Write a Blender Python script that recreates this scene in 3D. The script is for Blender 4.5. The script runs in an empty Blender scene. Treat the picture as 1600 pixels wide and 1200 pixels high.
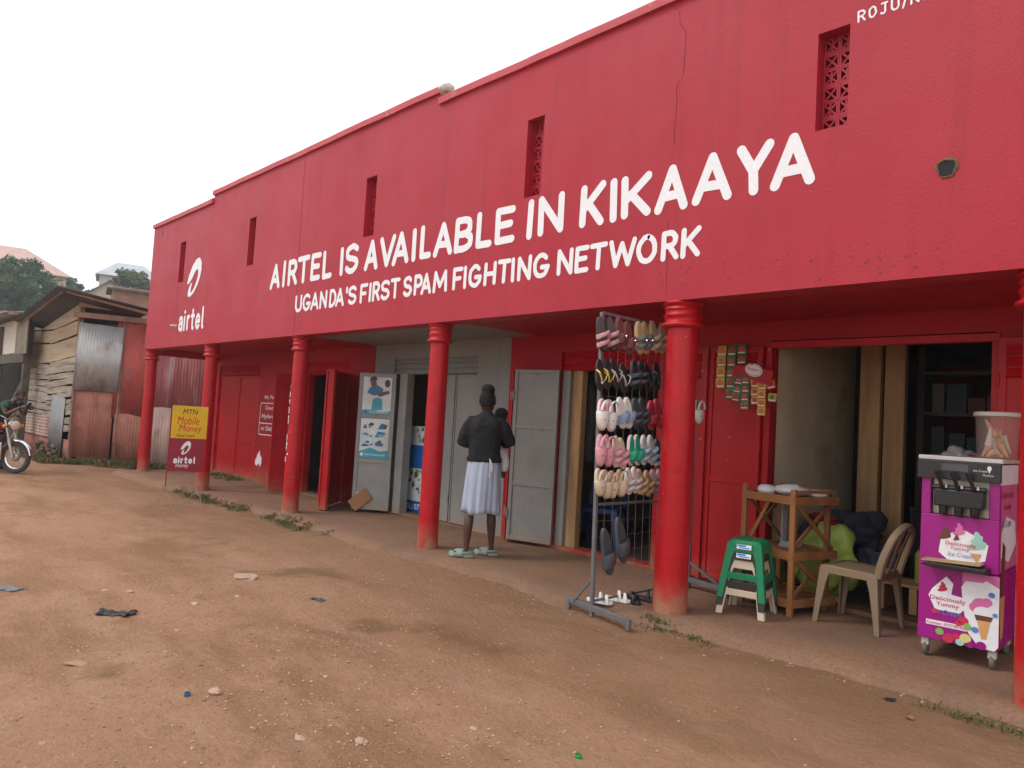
import bpy, bmesh, math, random
from mathutils import Vector, Matrix, noise as mnoise
R = math.radians
random.seed(7)
scene = bpy.context.scene
col = scene.collection

# ------------------------------------------------------------------ camera
cam_d = bpy.data.cameras.new('camera')
cam_d.sensor_fit = 'HORIZONTAL'; cam_d.sensor_width = 36.0
cam_d.lens = 36.0 * 1150.0 / 1600.0
cam_d.clip_start = 0.05; cam_d.clip_end = 2000
cam = bpy.data.objects.new('camera', cam_d); col.objects.link(cam)
_f = Vector((-0.72138377, 0.69063663, 0.05124933)).normalized()
_r = Vector((0.69252842, 0.71906325, 0.05790014)).normalized()
_u = _r.cross(_f).normalized(); _r = _f.cross(_u).normalized()
_m = Matrix((( _r.x, _u.x, -_f.x, 0.0), (_r.y, _u.y, -_f.y, -4.7414), (_r.z, _u.z, -_f.z, 1.42), (0, 0, 0, 1)))
cam.matrix_world = _m
scene.camera = cam

# ------------------------------------------------------------------ world: bright white overcast
w = bpy.data.worlds.new('World'); scene.world = w; w.use_nodes = True
nt = w.node_tree; bg = nt.nodes['Background']
sky = nt.nodes.new('ShaderNodeTexSky'); sky.sky_type = 'NISHITA'; sky.sun_disc = False
SUN_EL, SUN_AZ = 52.0, 215.0           # azimuth measured from +Y clockwise: light from the street side, a little left
sky.sun_elevation = R(SUN_EL); sky.sun_rotation = R(SUN_AZ)
sky.air_density = 1.2; sky.dust_density = 4.0; sky.ozone_density = 1.0
mixn = nt.nodes.new('ShaderNodeMix'); mixn.data_type = 'RGBA'
mixn.inputs[0].default_value = 0.88
mixn.inputs[7].default_value = (12.6, 12.7, 13.0, 1)      # even white cloud deck
nt.links.new(sky.outputs[0], mixn.inputs[6]); nt.links.new(mixn.outputs[2], bg.inputs[0])
bg.inputs[1].default_value = 0.1
# ------------------------------------------------------------------ sun behind thin cloud
sd = bpy.data.lights.new('sun', 'SUN'); sd.energy = 1.0; sd.angle = R(16); sd.color = (1.0, 0.96, 0.9)
so = bpy.data.objects.new('sun', sd); col.objects.link(so)
a, e = R(SUN_AZ), R(SUN_EL)
to_sun = Vector((math.sin(a) * math.cos(e), math.cos(a) * math.cos(e), math.sin(e)))
so.rotation_euler = to_sun.to_track_quat('Z', 'Y').to_euler(); so.location = to_sun * 30
# ------------------------------------------------------------------ exposure and renderer
vs = scene.view_settings; vs.view_transform = 'Standard'; vs.look = 'None'; vs.exposure = 0.27; vs.gamma = 1.0
vs.use_curve_mapping = False
scene.render.engine = 'CYCLES'
scene.cycles.use_denoising = True
scene.cycles.max_bounces = 8; scene.cycles.diffuse_bounces = 4; scene.cycles.transparent_max_bounces = 12
scene.cycles.volume_bounces = 0

# ================================================================== helpers
class MB:
    """collects shapes; build() links them as ONE mesh object"""
    def __init__(s): s.v = []; s.f = []; s.m = []; s.cur = 0
    def add(s, vs, fs):
        b = len(s.v); s.v += [tuple(v) for v in vs]
        for f in fs: s.f.append(tuple(b + i for i in f)); s.m.append(s.cur)
        return s
    def box(s, x0, x1, y0, y1, z0, z1, M=None):
        vs = [Vector((x, y, z)) for x in (x0, x1) for y in (y0, y1) for z in (z0, z1)]
        if M is not None: vs = [M @ v for v in vs]
        return s.add(vs, [(0, 1, 3, 2), (4, 6, 7, 5), (0, 4, 5, 1), (2, 3, 7, 6), (0, 2, 6, 4), (1, 5, 7, 3)])
    def bar(s, p, q, wx, wy=None, up=(0, 0, 1)):
        """rectangular bar from p to q"""
        wy = wy or wx; p = Vector(p); q = Vector(q); d = q - p; L = d.length; d.normalize()
        u = Vector(up)
        if abs(u.dot(d)) > .98: u = Vector((1, 0, 0))
        a = d.cross(u).normalized(); b = a.cross(d).normalized()
        M = Matrix((( a.x, b.x, d.x, p.x), (a.y, b.y, d.y, p.y), (a.z, b.z, d.z, p.z), (0, 0, 0, 1)))
        return s.box(-wx / 2, wx / 2, -wy / 2, wy / 2, 0, L, M)
    def tube(s, pts, r, n=8, caps=True, closed=False, flat=1.0):
        pts = [Vector(p) for p in pts]; k = len(pts)
        rs = r if isinstance(r, (list, tuple)) else [r] * k
        vs = []; prev = None
        for i, p in enumerate(pts):
            if closed: d = pts[(i + 1) % k] - pts[i - 1]
            else: d = pts[min(i + 1, k - 1)] - pts[max(i - 1, 0)]
            d.normalize()
            if prev is None:
                u = Vector((0, 0, 1)) if abs(d.z) < .9 else Vector((1, 0, 0))
                a = d.cross(u).normalized()
            else: a = (prev - d * prev.dot(d)).normalized()
            prev = a; b = d.cross(a)
            for j in range(n):
                t = 2 * math.pi * j / n; vs.append(p + a * (math.cos(t) * rs[i]) + b * (math.sin(t) * rs[i] * flat))
        fs = []
        for i in range(k if closed else k - 1):
            i2 = (i + 1) % k
            for j in range(n): fs.append((i * n + j, i * n + (j + 1) % n, i2 * n + (j + 1) % n, i2 * n + j))
        if caps and not closed: fs.append(tuple(range(n - 1, -1, -1))); fs.append(tuple((k - 1) * n + j for j in range(n)))
        return s.add(vs, fs)
    def lathe(s, prof, n=24, c=(0, 0, 0), M=None, caps=True):
        vs = []
        for r, z in prof:
            for j in range(n):
                t = 2 * math.pi * j / n; v = Vector((r * math.cos(t), r * math.sin(t), z))
                vs.append((M @ v) if M is not None else v + Vector(c))
        k = len(prof); fs = []
        for i in range(k - 1):
            for j in range(n): fs.append((i * n + j, i * n + (j + 1) % n, (i + 1) * n + (j + 1) % n, (i + 1) * n + j))
        if caps: fs.append(tuple(range(n - 1, -1, -1))); fs.append(tuple((k - 1) * n + j for j in range(n)))
        return s.add(vs, fs)
    def loft(s, rings, caps=True):
        n = len(rings[0]); vs = [p for r in rings for p in r]; fs = []
        for i in range(len(rings) - 1):
            for j in range(n): fs.append((i * n + j, i * n + (j + 1) % n, (i + 1) * n + (j + 1) % n, (i + 1) * n + j))
        if caps: fs.append(tuple(range(n - 1, -1, -1))); fs.append(tuple((len(rings) - 1) * n + j for j in range(n)))
        return s.add(vs, fs)
    def prism(s, pts, M, t):
        """2D outline pts (x,y) extruded 0..t along local z, placed with M"""
        n = len(pts)
        vs = [M @ Vector((x, y, 0)) for x, y in pts] + [M @ Vector((x, y, t)) for x, y in pts]
        fs = [tuple(range(n - 1, -1, -1)), tuple(range(n, 2 * n))] + [(i, (i + 1) % n, n + (i + 1) % n, n + i) for i in range(n)]
        return s.add(vs, fs)
    def flat(s, pts, M, z=0.0):
        return s.add([M @ Vector((x, y, z)) for x, y in pts], [tuple(range(len(pts)))])
    def rect(s, x0, x1, y0, y1, M, z=0.0):
        return s.flat([(x0, y0), (x1, y0), (x1, y1), (x0, y1)], M, z)
    def ell(s, cx, cy, rx, ry, M, z=0.0, n=24, rot=0.0):
        c_, s_ = math.cos(rot), math.sin(rot)
        P = [(rx * math.cos(2 * math.pi * i / n), ry * math.sin(2 * math.pi * i / n)) for i in range(n)]
        return s.flat([(cx + x * c_ - y * s_, cy + x * s_ + y * c_) for x, y in P], M, z)
    def blob(s, c, r, n=10, k=7, jit=0.0, seed=0, sc=(1, 1, 1)):
        c = Vector(c); vs = []; rnd = Vector((seed * 3.7, seed * 1.3, seed * 7.1))
        for i in range(1, k):
            ph = math.pi * i / k
            for j in range(n):
                t = 2 * math.pi * j / n
                d = Vector((math.sin(ph) * math.cos(t), math.sin(ph) * math.sin(t), math.cos(ph)))
                q = r * (1 + jit * mnoise.noise(d * 1.7 + rnd)); vs.append(c + Vector((d.x * sc[0], d.y * sc[1], d.z * sc[2])) * q)
        top = len(vs); vs.append(c + Vector((0, 0, r * sc[2]))); vs.append(c - Vector((0, 0, r * sc[2])))
        fs = [((i * n + j), ((i + 1) * n + j), ((i + 1) * n + (j + 1) % n), (i * n + (j + 1) % n)) for i in range(k - 2) for j in range(n)]
        fs += [(top, j, (j + 1) % n) for j in range(n)] + [(top + 1, (k - 2) * n + (j + 1) % n, (k - 2) * n + j) for j in range(n)]
        return s.add(vs, fs)
    def build(s, name, mats, parent=None, smooth=False, bevel=0.0, seg=2, subsurf=0, angle=35, fix=True):
        me = bpy.data.meshes.new(name); me.from_pydata(s.v, [], s.f)
        if not isinstance(mats, (list, tuple)): mats = [mats]
        for m_ in mats: me.materials.append(m_)
        for p, mi in zip(me.polygons, s.m): p.material_index = mi
        if fix:
            bm = bmesh.new(); bm.from_mesh(me); bmesh.ops.recalc_face_normals(bm, faces=bm.faces); bm.to_mesh(me); bm.free()
        if smooth:
            for p in me.polygons: p.use_smooth = True
            if angle < 180: me.set_sharp_from_angle(angle=R(angle))
        me.update()
        o = bpy.data.objects.new(name, me); col.objects.link(o)
        if parent is not None: adopt(o, parent)
        if bevel: b = o.modifiers.new('bevel', 'BEVEL'); b.width = bevel; b.segments = seg; b.limit_method = 'ANGLE'; b.angle_limit = R(40); b.harden_normals = False
        if subsurf: q = o.modifiers.new('subsurf', 'SUBSURF'); q.levels = subsurf; q.render_levels = subsurf
        return o

WM = {}
def adopt(o, parent):
    """parent without moving: mesh data is in world space, parents are Empties with a known matrix"""
    o.parent = parent
    m = WM.get(parent.name, Matrix())
    o.matrix_parent_inverse = m.inverted()
def thing(name, label, cat, loc=(0, 0, 0), group=None, rotz=0.0, local=False):
    o = bpy.data.objects.new(name, None); col.objects.link(o); o.empty_display_size = .2
    o.location = loc; o.rotation_euler = (0, 0, rotz)
    if not local: WM[o.name] = Matrix.Translation(Vector(loc)) @ Matrix.Rotation(rotz, 4, 'Z')
    o['label'] = label; o['category'] = cat
    if group: o['group'] = group
    return o
def tag(o, label, cat, group=None):
    o['label'] = label; o['category'] = cat
    if group: o['group'] = group
    return o
def struct(o, label=None):
    o['kind'] = 'structure'
    if label: o['label'] = label
    return o
def stuff(o, label, cat):
    o['kind'] = 'stuff'; o['label'] = label; o['category'] = cat
    return o
def frame(o, x, y, n=None):
    """matrix with local x,y axes along given vectors, z = normal"""
    x = Vector(x).normalized(); y = Vector(y).normalized(); z = x.cross(y).normalized()
    return Matrix(((x.x, y.x, z.x, o[0]), (x.y, y.y, z.y, o[1]), (x.z, y.z, z.z, o[2]), (0, 0, 0, 1)))
FACE = lambda x, y, z: frame((x, y, z), (1, 0, 0), (0, 0, 1))     # a vertical face looking at the street (-Y)

# ------------------------------------------------------------------ lettering
_tc = {}
def glyphs(body, bold=0.0):
    key = (body, bold)
    if key in _tc: return _tc[key]
    cu = bpy.data.curves.new('t', 'FONT'); cu.body = body; cu.size = 1; cu.offset = bold; cu.resolution_u = 3
    o = bpy.data.objects.new('t', cu); col.objects.link(o)
    dg = bpy.context.evaluated_depsgraph_get(); dg.update()
    me = bpy.data.meshes.new_from_object(o.evaluated_get(dg))
    vs = [(v.co.x, v.co.y) for v in me.vertices]; fs = [tuple(p.vertices) for p in me.polygons]
    bpy.data.objects.remove(o); bpy.data.curves.remove(cu); bpy.data.meshes.remove(me)
    x0 = min(v[0] for v in vs); x1 = max(v[0] for v in vs); y0 = min(v[1] for v in vs); y1 = max(v[1] for v in vs)
    r = ([((x - x0) / (x1 - x0), (y - y0) / (y1 - y0)) for x, y in vs], fs)
    _tc[key] = r; return r
def text(mb, body, x, y, wd, h, M, z=0.0, bold=0.0, shear=0.0, rot=0.0):
    vs, fs = glyphs(body, bold); c_, s_ = math.cos(rot), math.sin(rot)
    P = []
    for u, v in vs:
        px, py = u * wd + v * h * shear, v * h
        P.append(M @ Vector((x + px * c_ - py * s_, y + px * s_ + py * c_, z)))
    mb.add(P, fs)
def arc(cx, cy, rx, ry, a0, a1, n=9):
    return [(cx + rx * math.cos(R(a0 + (a1 - a0) * i / n)), cy + ry * math.sin(R(a0 + (a1 - a0) * i / n))) for i in range(n + 1)]
ST = {
 'A': [[(0, 0), (.5, 1), (1, 0)], [(.2, .3), (.8, .3)]], 'I': [[(.5, 0), (.5, 1)]],
 'R': [[(0, 0), (0, 1), (.5, 1)] + arc(.5, .74, .45, .26, 90, -90) + [(0, .48)], [(.5, .48), (1, 0)]],
 'T': [[(0, 1), (1, 1)], [(.5, 1), (.5, 0)]], 'E': [[(1, 1), (0, 1), (0, 0), (1, 0)], [(0, .52), (.85, .52)]],
 'L': [[(0, 1), (0, 0), (1, 0)]],
 'S': [arc(.5, .75, .5, .25, 25, 270) + arc(.5, .25, .5, .25, 90, -155)],
 'V': [[(0, 1), (.5, 0), (1, 1)]],
 'B': [[(0, 0), (0, 1), (.5, 1)] + arc(.5, .76, .42, .24, 90, -90) + [(0, .52)], [(.5, .52)] + arc(.5, .26, .5, .26, 90, -90) + [(0, 0)]],
 'N': [[(0, 0), (0, 1), (1, 0), (1, 1)]], 'K': [[(0, 0), (0, 1)], [(1, 1), (.04, .42)], [(.3, .58), (1, 0)]],
 'Y': [[(0, 1), (.5, .48), (1, 1)], [(.5, .48), (.5, 0)]],
 'U': [[(0, 1), (0, .3)] + arc(.5, .3, .5, .3, 180, 360) + [(1, 1)]],
 'G': [arc(.5, .5, .5, .5, 45, 325, 14) + [(1, .42), (.55, .42)]],
 'D': [[(0, 0), (0, 1), (.35, 1)] + arc(.35, .5, .65, .5, 90, -90, 12) + [(0, 0)]],
 "'": [[(.5, 1), (.4, .76)]], 'F': [[(0, 0), (0, 1), (1, 1)], [(0, .5), (.8, .5)]],
 'P': [[(0, 0), (0, 1), (.5, 1)] + arc(.5, .72, .5, .28, 90, -90) + [(0, .44)]],
 'M': [[(0, 0), (.08, 1), (.5, .25), (.92, 1), (1, 0)]], 'H': [[(0, 0), (0, 1)], [(1, 0), (1, 1)], [(0, .5), (1, .5)]],
 'W': [[(0, 1), (.25, 0), (.5, .9), (.75, 0), (1, 1)]], 'O': [arc(.5, .5, .5, .5, 90, 450, 20)],
 'J': [[(.2, 1), (1, 1)], [(.75, 1), (.75, .25)] + arc(.4, .25, .35, .25, 0, -150)], '/': [[(0, -.1), (1, 1.05)]],
 'a': [arc(.5, .7, .42, .3, 150, 0) + [(.92, 0)], arc(.5, .28, .45, .28, 60, 360, 14)],
 'i': [[(.5, 0), (.5, 1)], [(.5, 1.4), (.5, 1.43)]], 'r': [[(0, 0), (0, 1)], [(0, .55)] + arc(.6, .55, .6, .45, 180, 80, 6)],
 't': [[(.45, 1.45), (.45, .2)] + arc(.75, .2, .3, .2, 180, 280, 5), [(0, 1), (.95, 1)]],
 'e': [[(.05, .5), (.95, .5)] + arc(.5, .5, .48, .5, 0, 315, 14)], 'l': [[(.4, 1.5), (.4, .15)] + arc(.75, .15, .35, .15, 180, 270, 3)],
}
_sz = [0]
def stroke(mb, pts, wd, M, z0):
    for (x0, y0), (x1, y1) in zip(pts, pts[1:]):
        d = Vector((x1 - x0, y1 - y0)); L = d.length
        a = math.atan2(d.y, d.x) if L > 1e-6 else 0
        P = [(x1 + wd / 2 * math.cos(a + t), y1 + wd / 2 * math.sin(a + t)) for t in [math.pi * (k / 6 - .5) for k in range(7)]]
        P += [(x0 + wd / 2 * math.cos(a + t), y0 + wd / 2 * math.sin(a + t)) for t in [math.pi * (k / 6 + .5) for k in range(7)]]
        _sz[0] = (_sz[0] + 1) % 9
        mb.flat(P, M, z0 + _sz[0] * .00012)
def letter(mb, ch, x0, x1, y0, y1, wd, M, z0=.0012, wob=0.008):
    x0 += wd / 2; x1 -= wd / 2; y0 += wd / 2; y1 -= wd / 2
    if x1 - x0 < .01: x0 = x1 = (x0 + x1) / 2
    for pl in ST[ch]:
        stroke(mb, [(x0 + (x1 - x0) * u + random.uniform(-wob, wob), y0 + (y1 - y0) * v + random.uniform(-wob, wob) * .6) for u, v in pl], wd, M, z0)

# ------------------------------------------------------------------ materials
MATS = {}
def mat(name, c, rough=.65, spec=.4, metal=0.0, var=.18, vs=2.5, bump=0.0, bs=60.0, c2=None, c2s=4.0, c2t=(.55, .68), dust=0.0, dust_h=.35, dustc=(.36, .19, .11), fine=0.0, fs=90.0, trans=0.0, alpha=1.0, sss=0.0, stretch=None, coat=0.0, obj=False, streak=None, chips=0.0):
    if name in MATS: return MATS[name]
    m = bpy.data.materials.new(name); m.use_nodes = True; t = m.node_tree; N = t.nodes; Lk = t.links
    b = N['Principled BSDF']
    b.inputs['Roughness'].default_value = rough; b.inputs['Metallic'].default_value = metal
    b.inputs['Specular IOR Level'].default_value = spec
    b.inputs['Transmission Weight'].default_value = trans; b.inputs['Alpha'].default_value = alpha
    b.inputs['Coat Weight'].default_value = coat
    if sss: b.inputs['Subsurface Weight'].default_value = sss
    g = N.new('ShaderNodeNewGeometry'); pos = g.outputs['Position']
    if stretch:
        mp = N.new('ShaderNodeMapping'); mp.inputs['Scale'].default_value = stretch
        if obj:
            tc = N.new('ShaderNodeTexCoord'); Lk.new(tc.outputs['Object'], mp.inputs[0])
        else: Lk.new(pos, mp.inputs[0])
        pos2 = mp.outputs[0]
    else: pos2 = pos
    def noi(scale, detail=5, p=pos2, ro=.6):
        n_ = N.new('ShaderNodeTexNoise'); n_.inputs['Scale'].default_value = scale; n_.inputs['Detail'].default_value = detail
        n_.inputs['Roughness'].default_value = ro; Lk.new(p, n_.inputs['Vector']); return n_.outputs['Fac']
    def ramp(fac, a_, b_):
        r_ = N.new('ShaderNodeMapRange'); r_.inputs[1].default_value = a_; r_.inputs[2].default_value = b_; Lk.new(fac, r_.inputs[0]); return r_.outputs[0]
    def mix(fac, A, B):
        x = N.new('ShaderNodeMix'); x.data_type = 'RGBA'
        if hasattr(fac, 'links'): Lk.new(fac, x.inputs[0])
        else: x.inputs[0].default_value = fac
        for s_, q in ((6, A), (7, B)):
            if hasattr(q, 'links'): Lk.new(q, x.inputs[s_])
            else: x.inputs[s_].default_value = (*q, 1)
        return x.outputs[2]
    lo = tuple(max(0, q * (1 - var)) for q in c); hi = tuple(min(1, q * (1 + var)) for q in c)
    out = mix(ramp(noi(vs), .3, .7), lo, hi)
    if c2: out = mix(ramp(noi(c2s, 6), *c2t), out, c2)
    if fine: out = mix(ramp(noi(fs, 3), .35, .75), out, tuple(q * (1 - fine) for q in c))
    if streak:      # rain and dirt runs: noise drawn out downwards
        ms = N.new('ShaderNodeMapping'); ms.inputs['Scale'].default_value = (2.6, 2.6, .16); Lk.new(pos, ms.inputs[0])
        sm = ramp(noi(2.2, 6, ms.outputs[0], .65), .52, .74); s2 = N.new('ShaderNodeMath'); s2.operation = 'MULTIPLY'; Lk.new(sm, s2.inputs[0]); s2.inputs[1].default_value = .7; out = mix(s2.outputs[0], out, streak)
        ms = N.new('ShaderNodeMapping'); ms.inputs['Scale'].default_value = (.5, .5, 1.6); Lk.new(pos, ms.inputs[0])
        sm = ramp(noi(3.5, 4, ms.outputs[0], .5), .5, .8); s2 = N.new('ShaderNodeMath'); s2.operation = 'MULTIPLY'; Lk.new(sm, s2.inputs[0]); s2.inputs[1].default_value = .22; out = mix(s2.outputs[0], out, hi)
    if chips:       # scuffs and chips down to pale undercoat
        cp_ = ramp(noi(19, 3, pos, .5), .725, .74); out = mix(cp_, out, tuple(.25 + .5 * q for q in c)); cq = ramp(noi(11, 6, pos, .75), .68, .72); out = mix(cq, out, tuple(q * .55 for q in c))
    if dust:
        sp = N.new('ShaderNodeSeparateXYZ'); Lk.new(pos, sp.inputs[0])
        zz = ramp(sp.outputs[2], dust_h, 0.0)
        mu = N.new('ShaderNodeMath'); mu.operation = 'MULTIPLY'; Lk.new(zz, mu.inputs[0]); Lk.new(ramp(noi(7, 5, pos), .25, .7), mu.inputs[1])
        mu2 = N.new('ShaderNodeMath'); mu2.operation = 'MULTIPLY'; mu2.use_clamp = True; Lk.new(mu.outputs[0], mu2.inputs[0]); mu2.inputs[1].default_value = dust * 1.6
        out = mix(mu2.outputs[0], out, dustc)
    Lk.new(out, b.inputs['Base Color'])
    rr = ramp(noi(vs * 3, 4), .2, .8); rm = N.new('ShaderNodeMapRange'); Lk.new(rr, rm.inputs[0])
    rm.inputs[3].default_value = max(.03, rough - .08); rm.inputs[4].default_value = min(1, rough + .1); Lk.new(rm.outputs[0], b.inputs['Roughness'])
    if bump:
        bn = N.new('ShaderNodeBump'); bn.inputs['Strength'].default_value = min(1, bump); bn.inputs['Distance'].default_value = .02
        Lk.new(noi(bs, 6), bn.inputs['Height']); Lk.new(bn.outputs[0], b.inputs['Normal'])
    MATS[name] = m; return m

M_FASCIA = mat('red_plaster_paint', (.43, .015, .034), .52, .35, var=.10, vs=.7, bump=.16, bs=55, c2=(.48, .04, .06), c2s=.55, c2t=(.42, .75), fine=.28, fs=110, streak=(.30, .014, .026))
M_COPE = mat('red_coping_paint', (.50, .06, .075), .5, .5, var=.12, vs=2, bump=.25, bs=30, c2=(.55, .3, .27), c2s=5, c2t=(.6, .75))
M_WALLRED = mat('red_wall_paint', (.37, .004, .011), .5, .25, var=.12, vs=1.5, bump=.15, bs=40, dust=.6, dust_h=.4, streak=(.24, .006, .012))
M_COLUMN = mat('red_column_paint', (.47, .005, .011), .36, .35, var=.12, vs=2.5, bump=.35, bs=7, c2=(.33, .010, .016), c2s=6, c2t=(.52, .8), dust=.9, dust_h=.33, fine=.2, fs=25, chips=.9)
M_DOORRED = mat('red_metal_paint', (.42, .004, .009), .42, .3, var=.14, vs=3, bump=.06, bs=20, dust=.5, dust_h=.3, streak=(.28, .006, .012), chips=.6)
M_GREY = mat('grey_wall_paint', (.245, .25, .245), .6, .4, var=.1, vs=1.6, bump=.15, bs=35, dust=.5, dust_h=.3, streak=(.19, .185, .175))
M_GREYDOOR = mat('grey_metal_paint', (.26, .262, .25), .45, .5, var=.12, vs=3, bump=.05, bs=18, c2=(.18, .16, .14), c2s=9, c2t=(.62, .75), dust=.6, dust_h=.25, streak=(.2, .19, .17))
M_PAINT = mat('white_paint', (.84, .84, .87), .55, .4, var=.04, vs=6, fine=.10, fs=35)
M_PAVE = mat('cement_floor', (.225, .13, .086), .85, .25, var=.22, vs=1.2, bump=.4, bs=22, c2=(.28, .152, .088), c2s=1.3, c2t=(.42, .6), fine=.3, fs=45)
M_CREAM = mat('cream_wall', (.68, .58, .39), .8, .3, var=.15, vs=1.2, bump=.2, bs=25, c2=(.52, .42, .26), c2s=2, c2t=(.5, .7))
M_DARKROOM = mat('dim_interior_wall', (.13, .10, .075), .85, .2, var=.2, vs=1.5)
M_WOOD = mat('orange_wood', (.27, .115, .042), .6, .3, var=.35, vs=6, stretch=(1, 1, .15), bump=.2, bs=30, c2=(.16, .07, .03), c2s=3, c2t=(.5, .7))
M_WOOD2 = mat('pale_timber', (.46, .285, .13), .7, .3, var=.3, vs=7, stretch=(1, 1, .12), bump=.2, bs=30, c2=(.22, .135, .07), c2s=3, c2t=(.5, .75))
M_GMETAL = mat('grey_steel', (.16, .165, .175), .45, .5, metal=.3, var=.15, vs=8)
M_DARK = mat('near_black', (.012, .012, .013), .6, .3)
M_BLACKPL = mat('black_plastic', (.015, .015, .017), .35, .5)
M_CHROME = mat('chrome', (.62, .62, .63), .18, .5, metal=1.0, var=.05)
def cm(name, c, **k): return mat(name, c, **k)
# ================================================================== ground, pavement
def fbm(x, y, s, o=4):
    return mnoise.fractal(Vector((x * s, y * s, 3.1)), 1.0, 2.0, o)
def lin(x, P):
    if x <= P[0][0]: return P[0][1]
    for (a_, b_), (c_, d_) in zip(P, P[1:]):
        if x <= c_: return b_ + (d_ - b_) * (x - a_) / (c_ - a_)
    return P[-1][1]
def floor_z(x): return lin(x, [(-12.4, -.01), (-9, .02), (-5, .045), (-1, .06), (2, .07)]) if x > -12.42 else .045
def edge_y(x): return lin(x, [(-15.6, -.35), (-13, -.2), (-12.4, -.12), (-9.3, -.1), (-6.6, -.24), (-4.8, -.1), (-4, -.28), (-2.9, -.1), (-1.3, -.06), (0, -.1), (2, -.1)])
def ground_z(x, y):
    base = lin(x, [(-40, .0), (-16, -.03), (-12, -.06), (-9, -.045), (-5, -.02), (-1, .0), (3, .0)])
    d = max(0, -.2 - y); base += lin(d, [(0, 0), (.8, -.018), (2.5, -.01), (4, 0)])
    rut = 0
    for yr, wr in ((-2.15, .16), (-3.65, .2)):
        c_ = yr + .25 * math.sin(x * .45 + yr) - .04 * x; rut -= .016 * math.exp(-((y - c_) / wr) ** 2) * (.6 + .4 * fbm(x, yr, .8, 2))
    base += rut + .006 * fbm(x * .6, y * 2.2, 1.3, 3)
    return base + .022 * fbm(x, y, .55) + .011 * fbm(x + 9, y, 2.3, 3) + .006 * fbm(x, y + 5, 7, 3)
def axis(segs):
    out = [segs[0][0]]
    for a_, b_, st in segs:
        n = max(1, int(round((b_ - a_) / st))); out += [a_ + (b_ - a_) * (i + 1) / n for i in range(n)]
    return out
gx = axis([(-90, -30, 5), (-30, -22, .5), (-22, -9, .12), (-9, 2.5, .06), (2.5, 8, .4), (8, 60, 6)])
gy = axis([(-60, -12, 4), (-12, -6, .5), (-6, .5, .06), (.5, 3, .5), (3, 60, 5)])
mb = MB()
nx, ny = len(gx), len(gy)
vv = []
for x in gx:
    for y in gy: vv.append((x, y, ground_z(x, y) if y < .5 else ground_z(x, .4) - .05))
mb.add(vv, [(i * ny + j, (i + 1) * ny + j, (i + 1) * ny + j + 1, i * ny + j + 1) for i in range(nx - 1) for j in range(ny - 1)])
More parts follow.
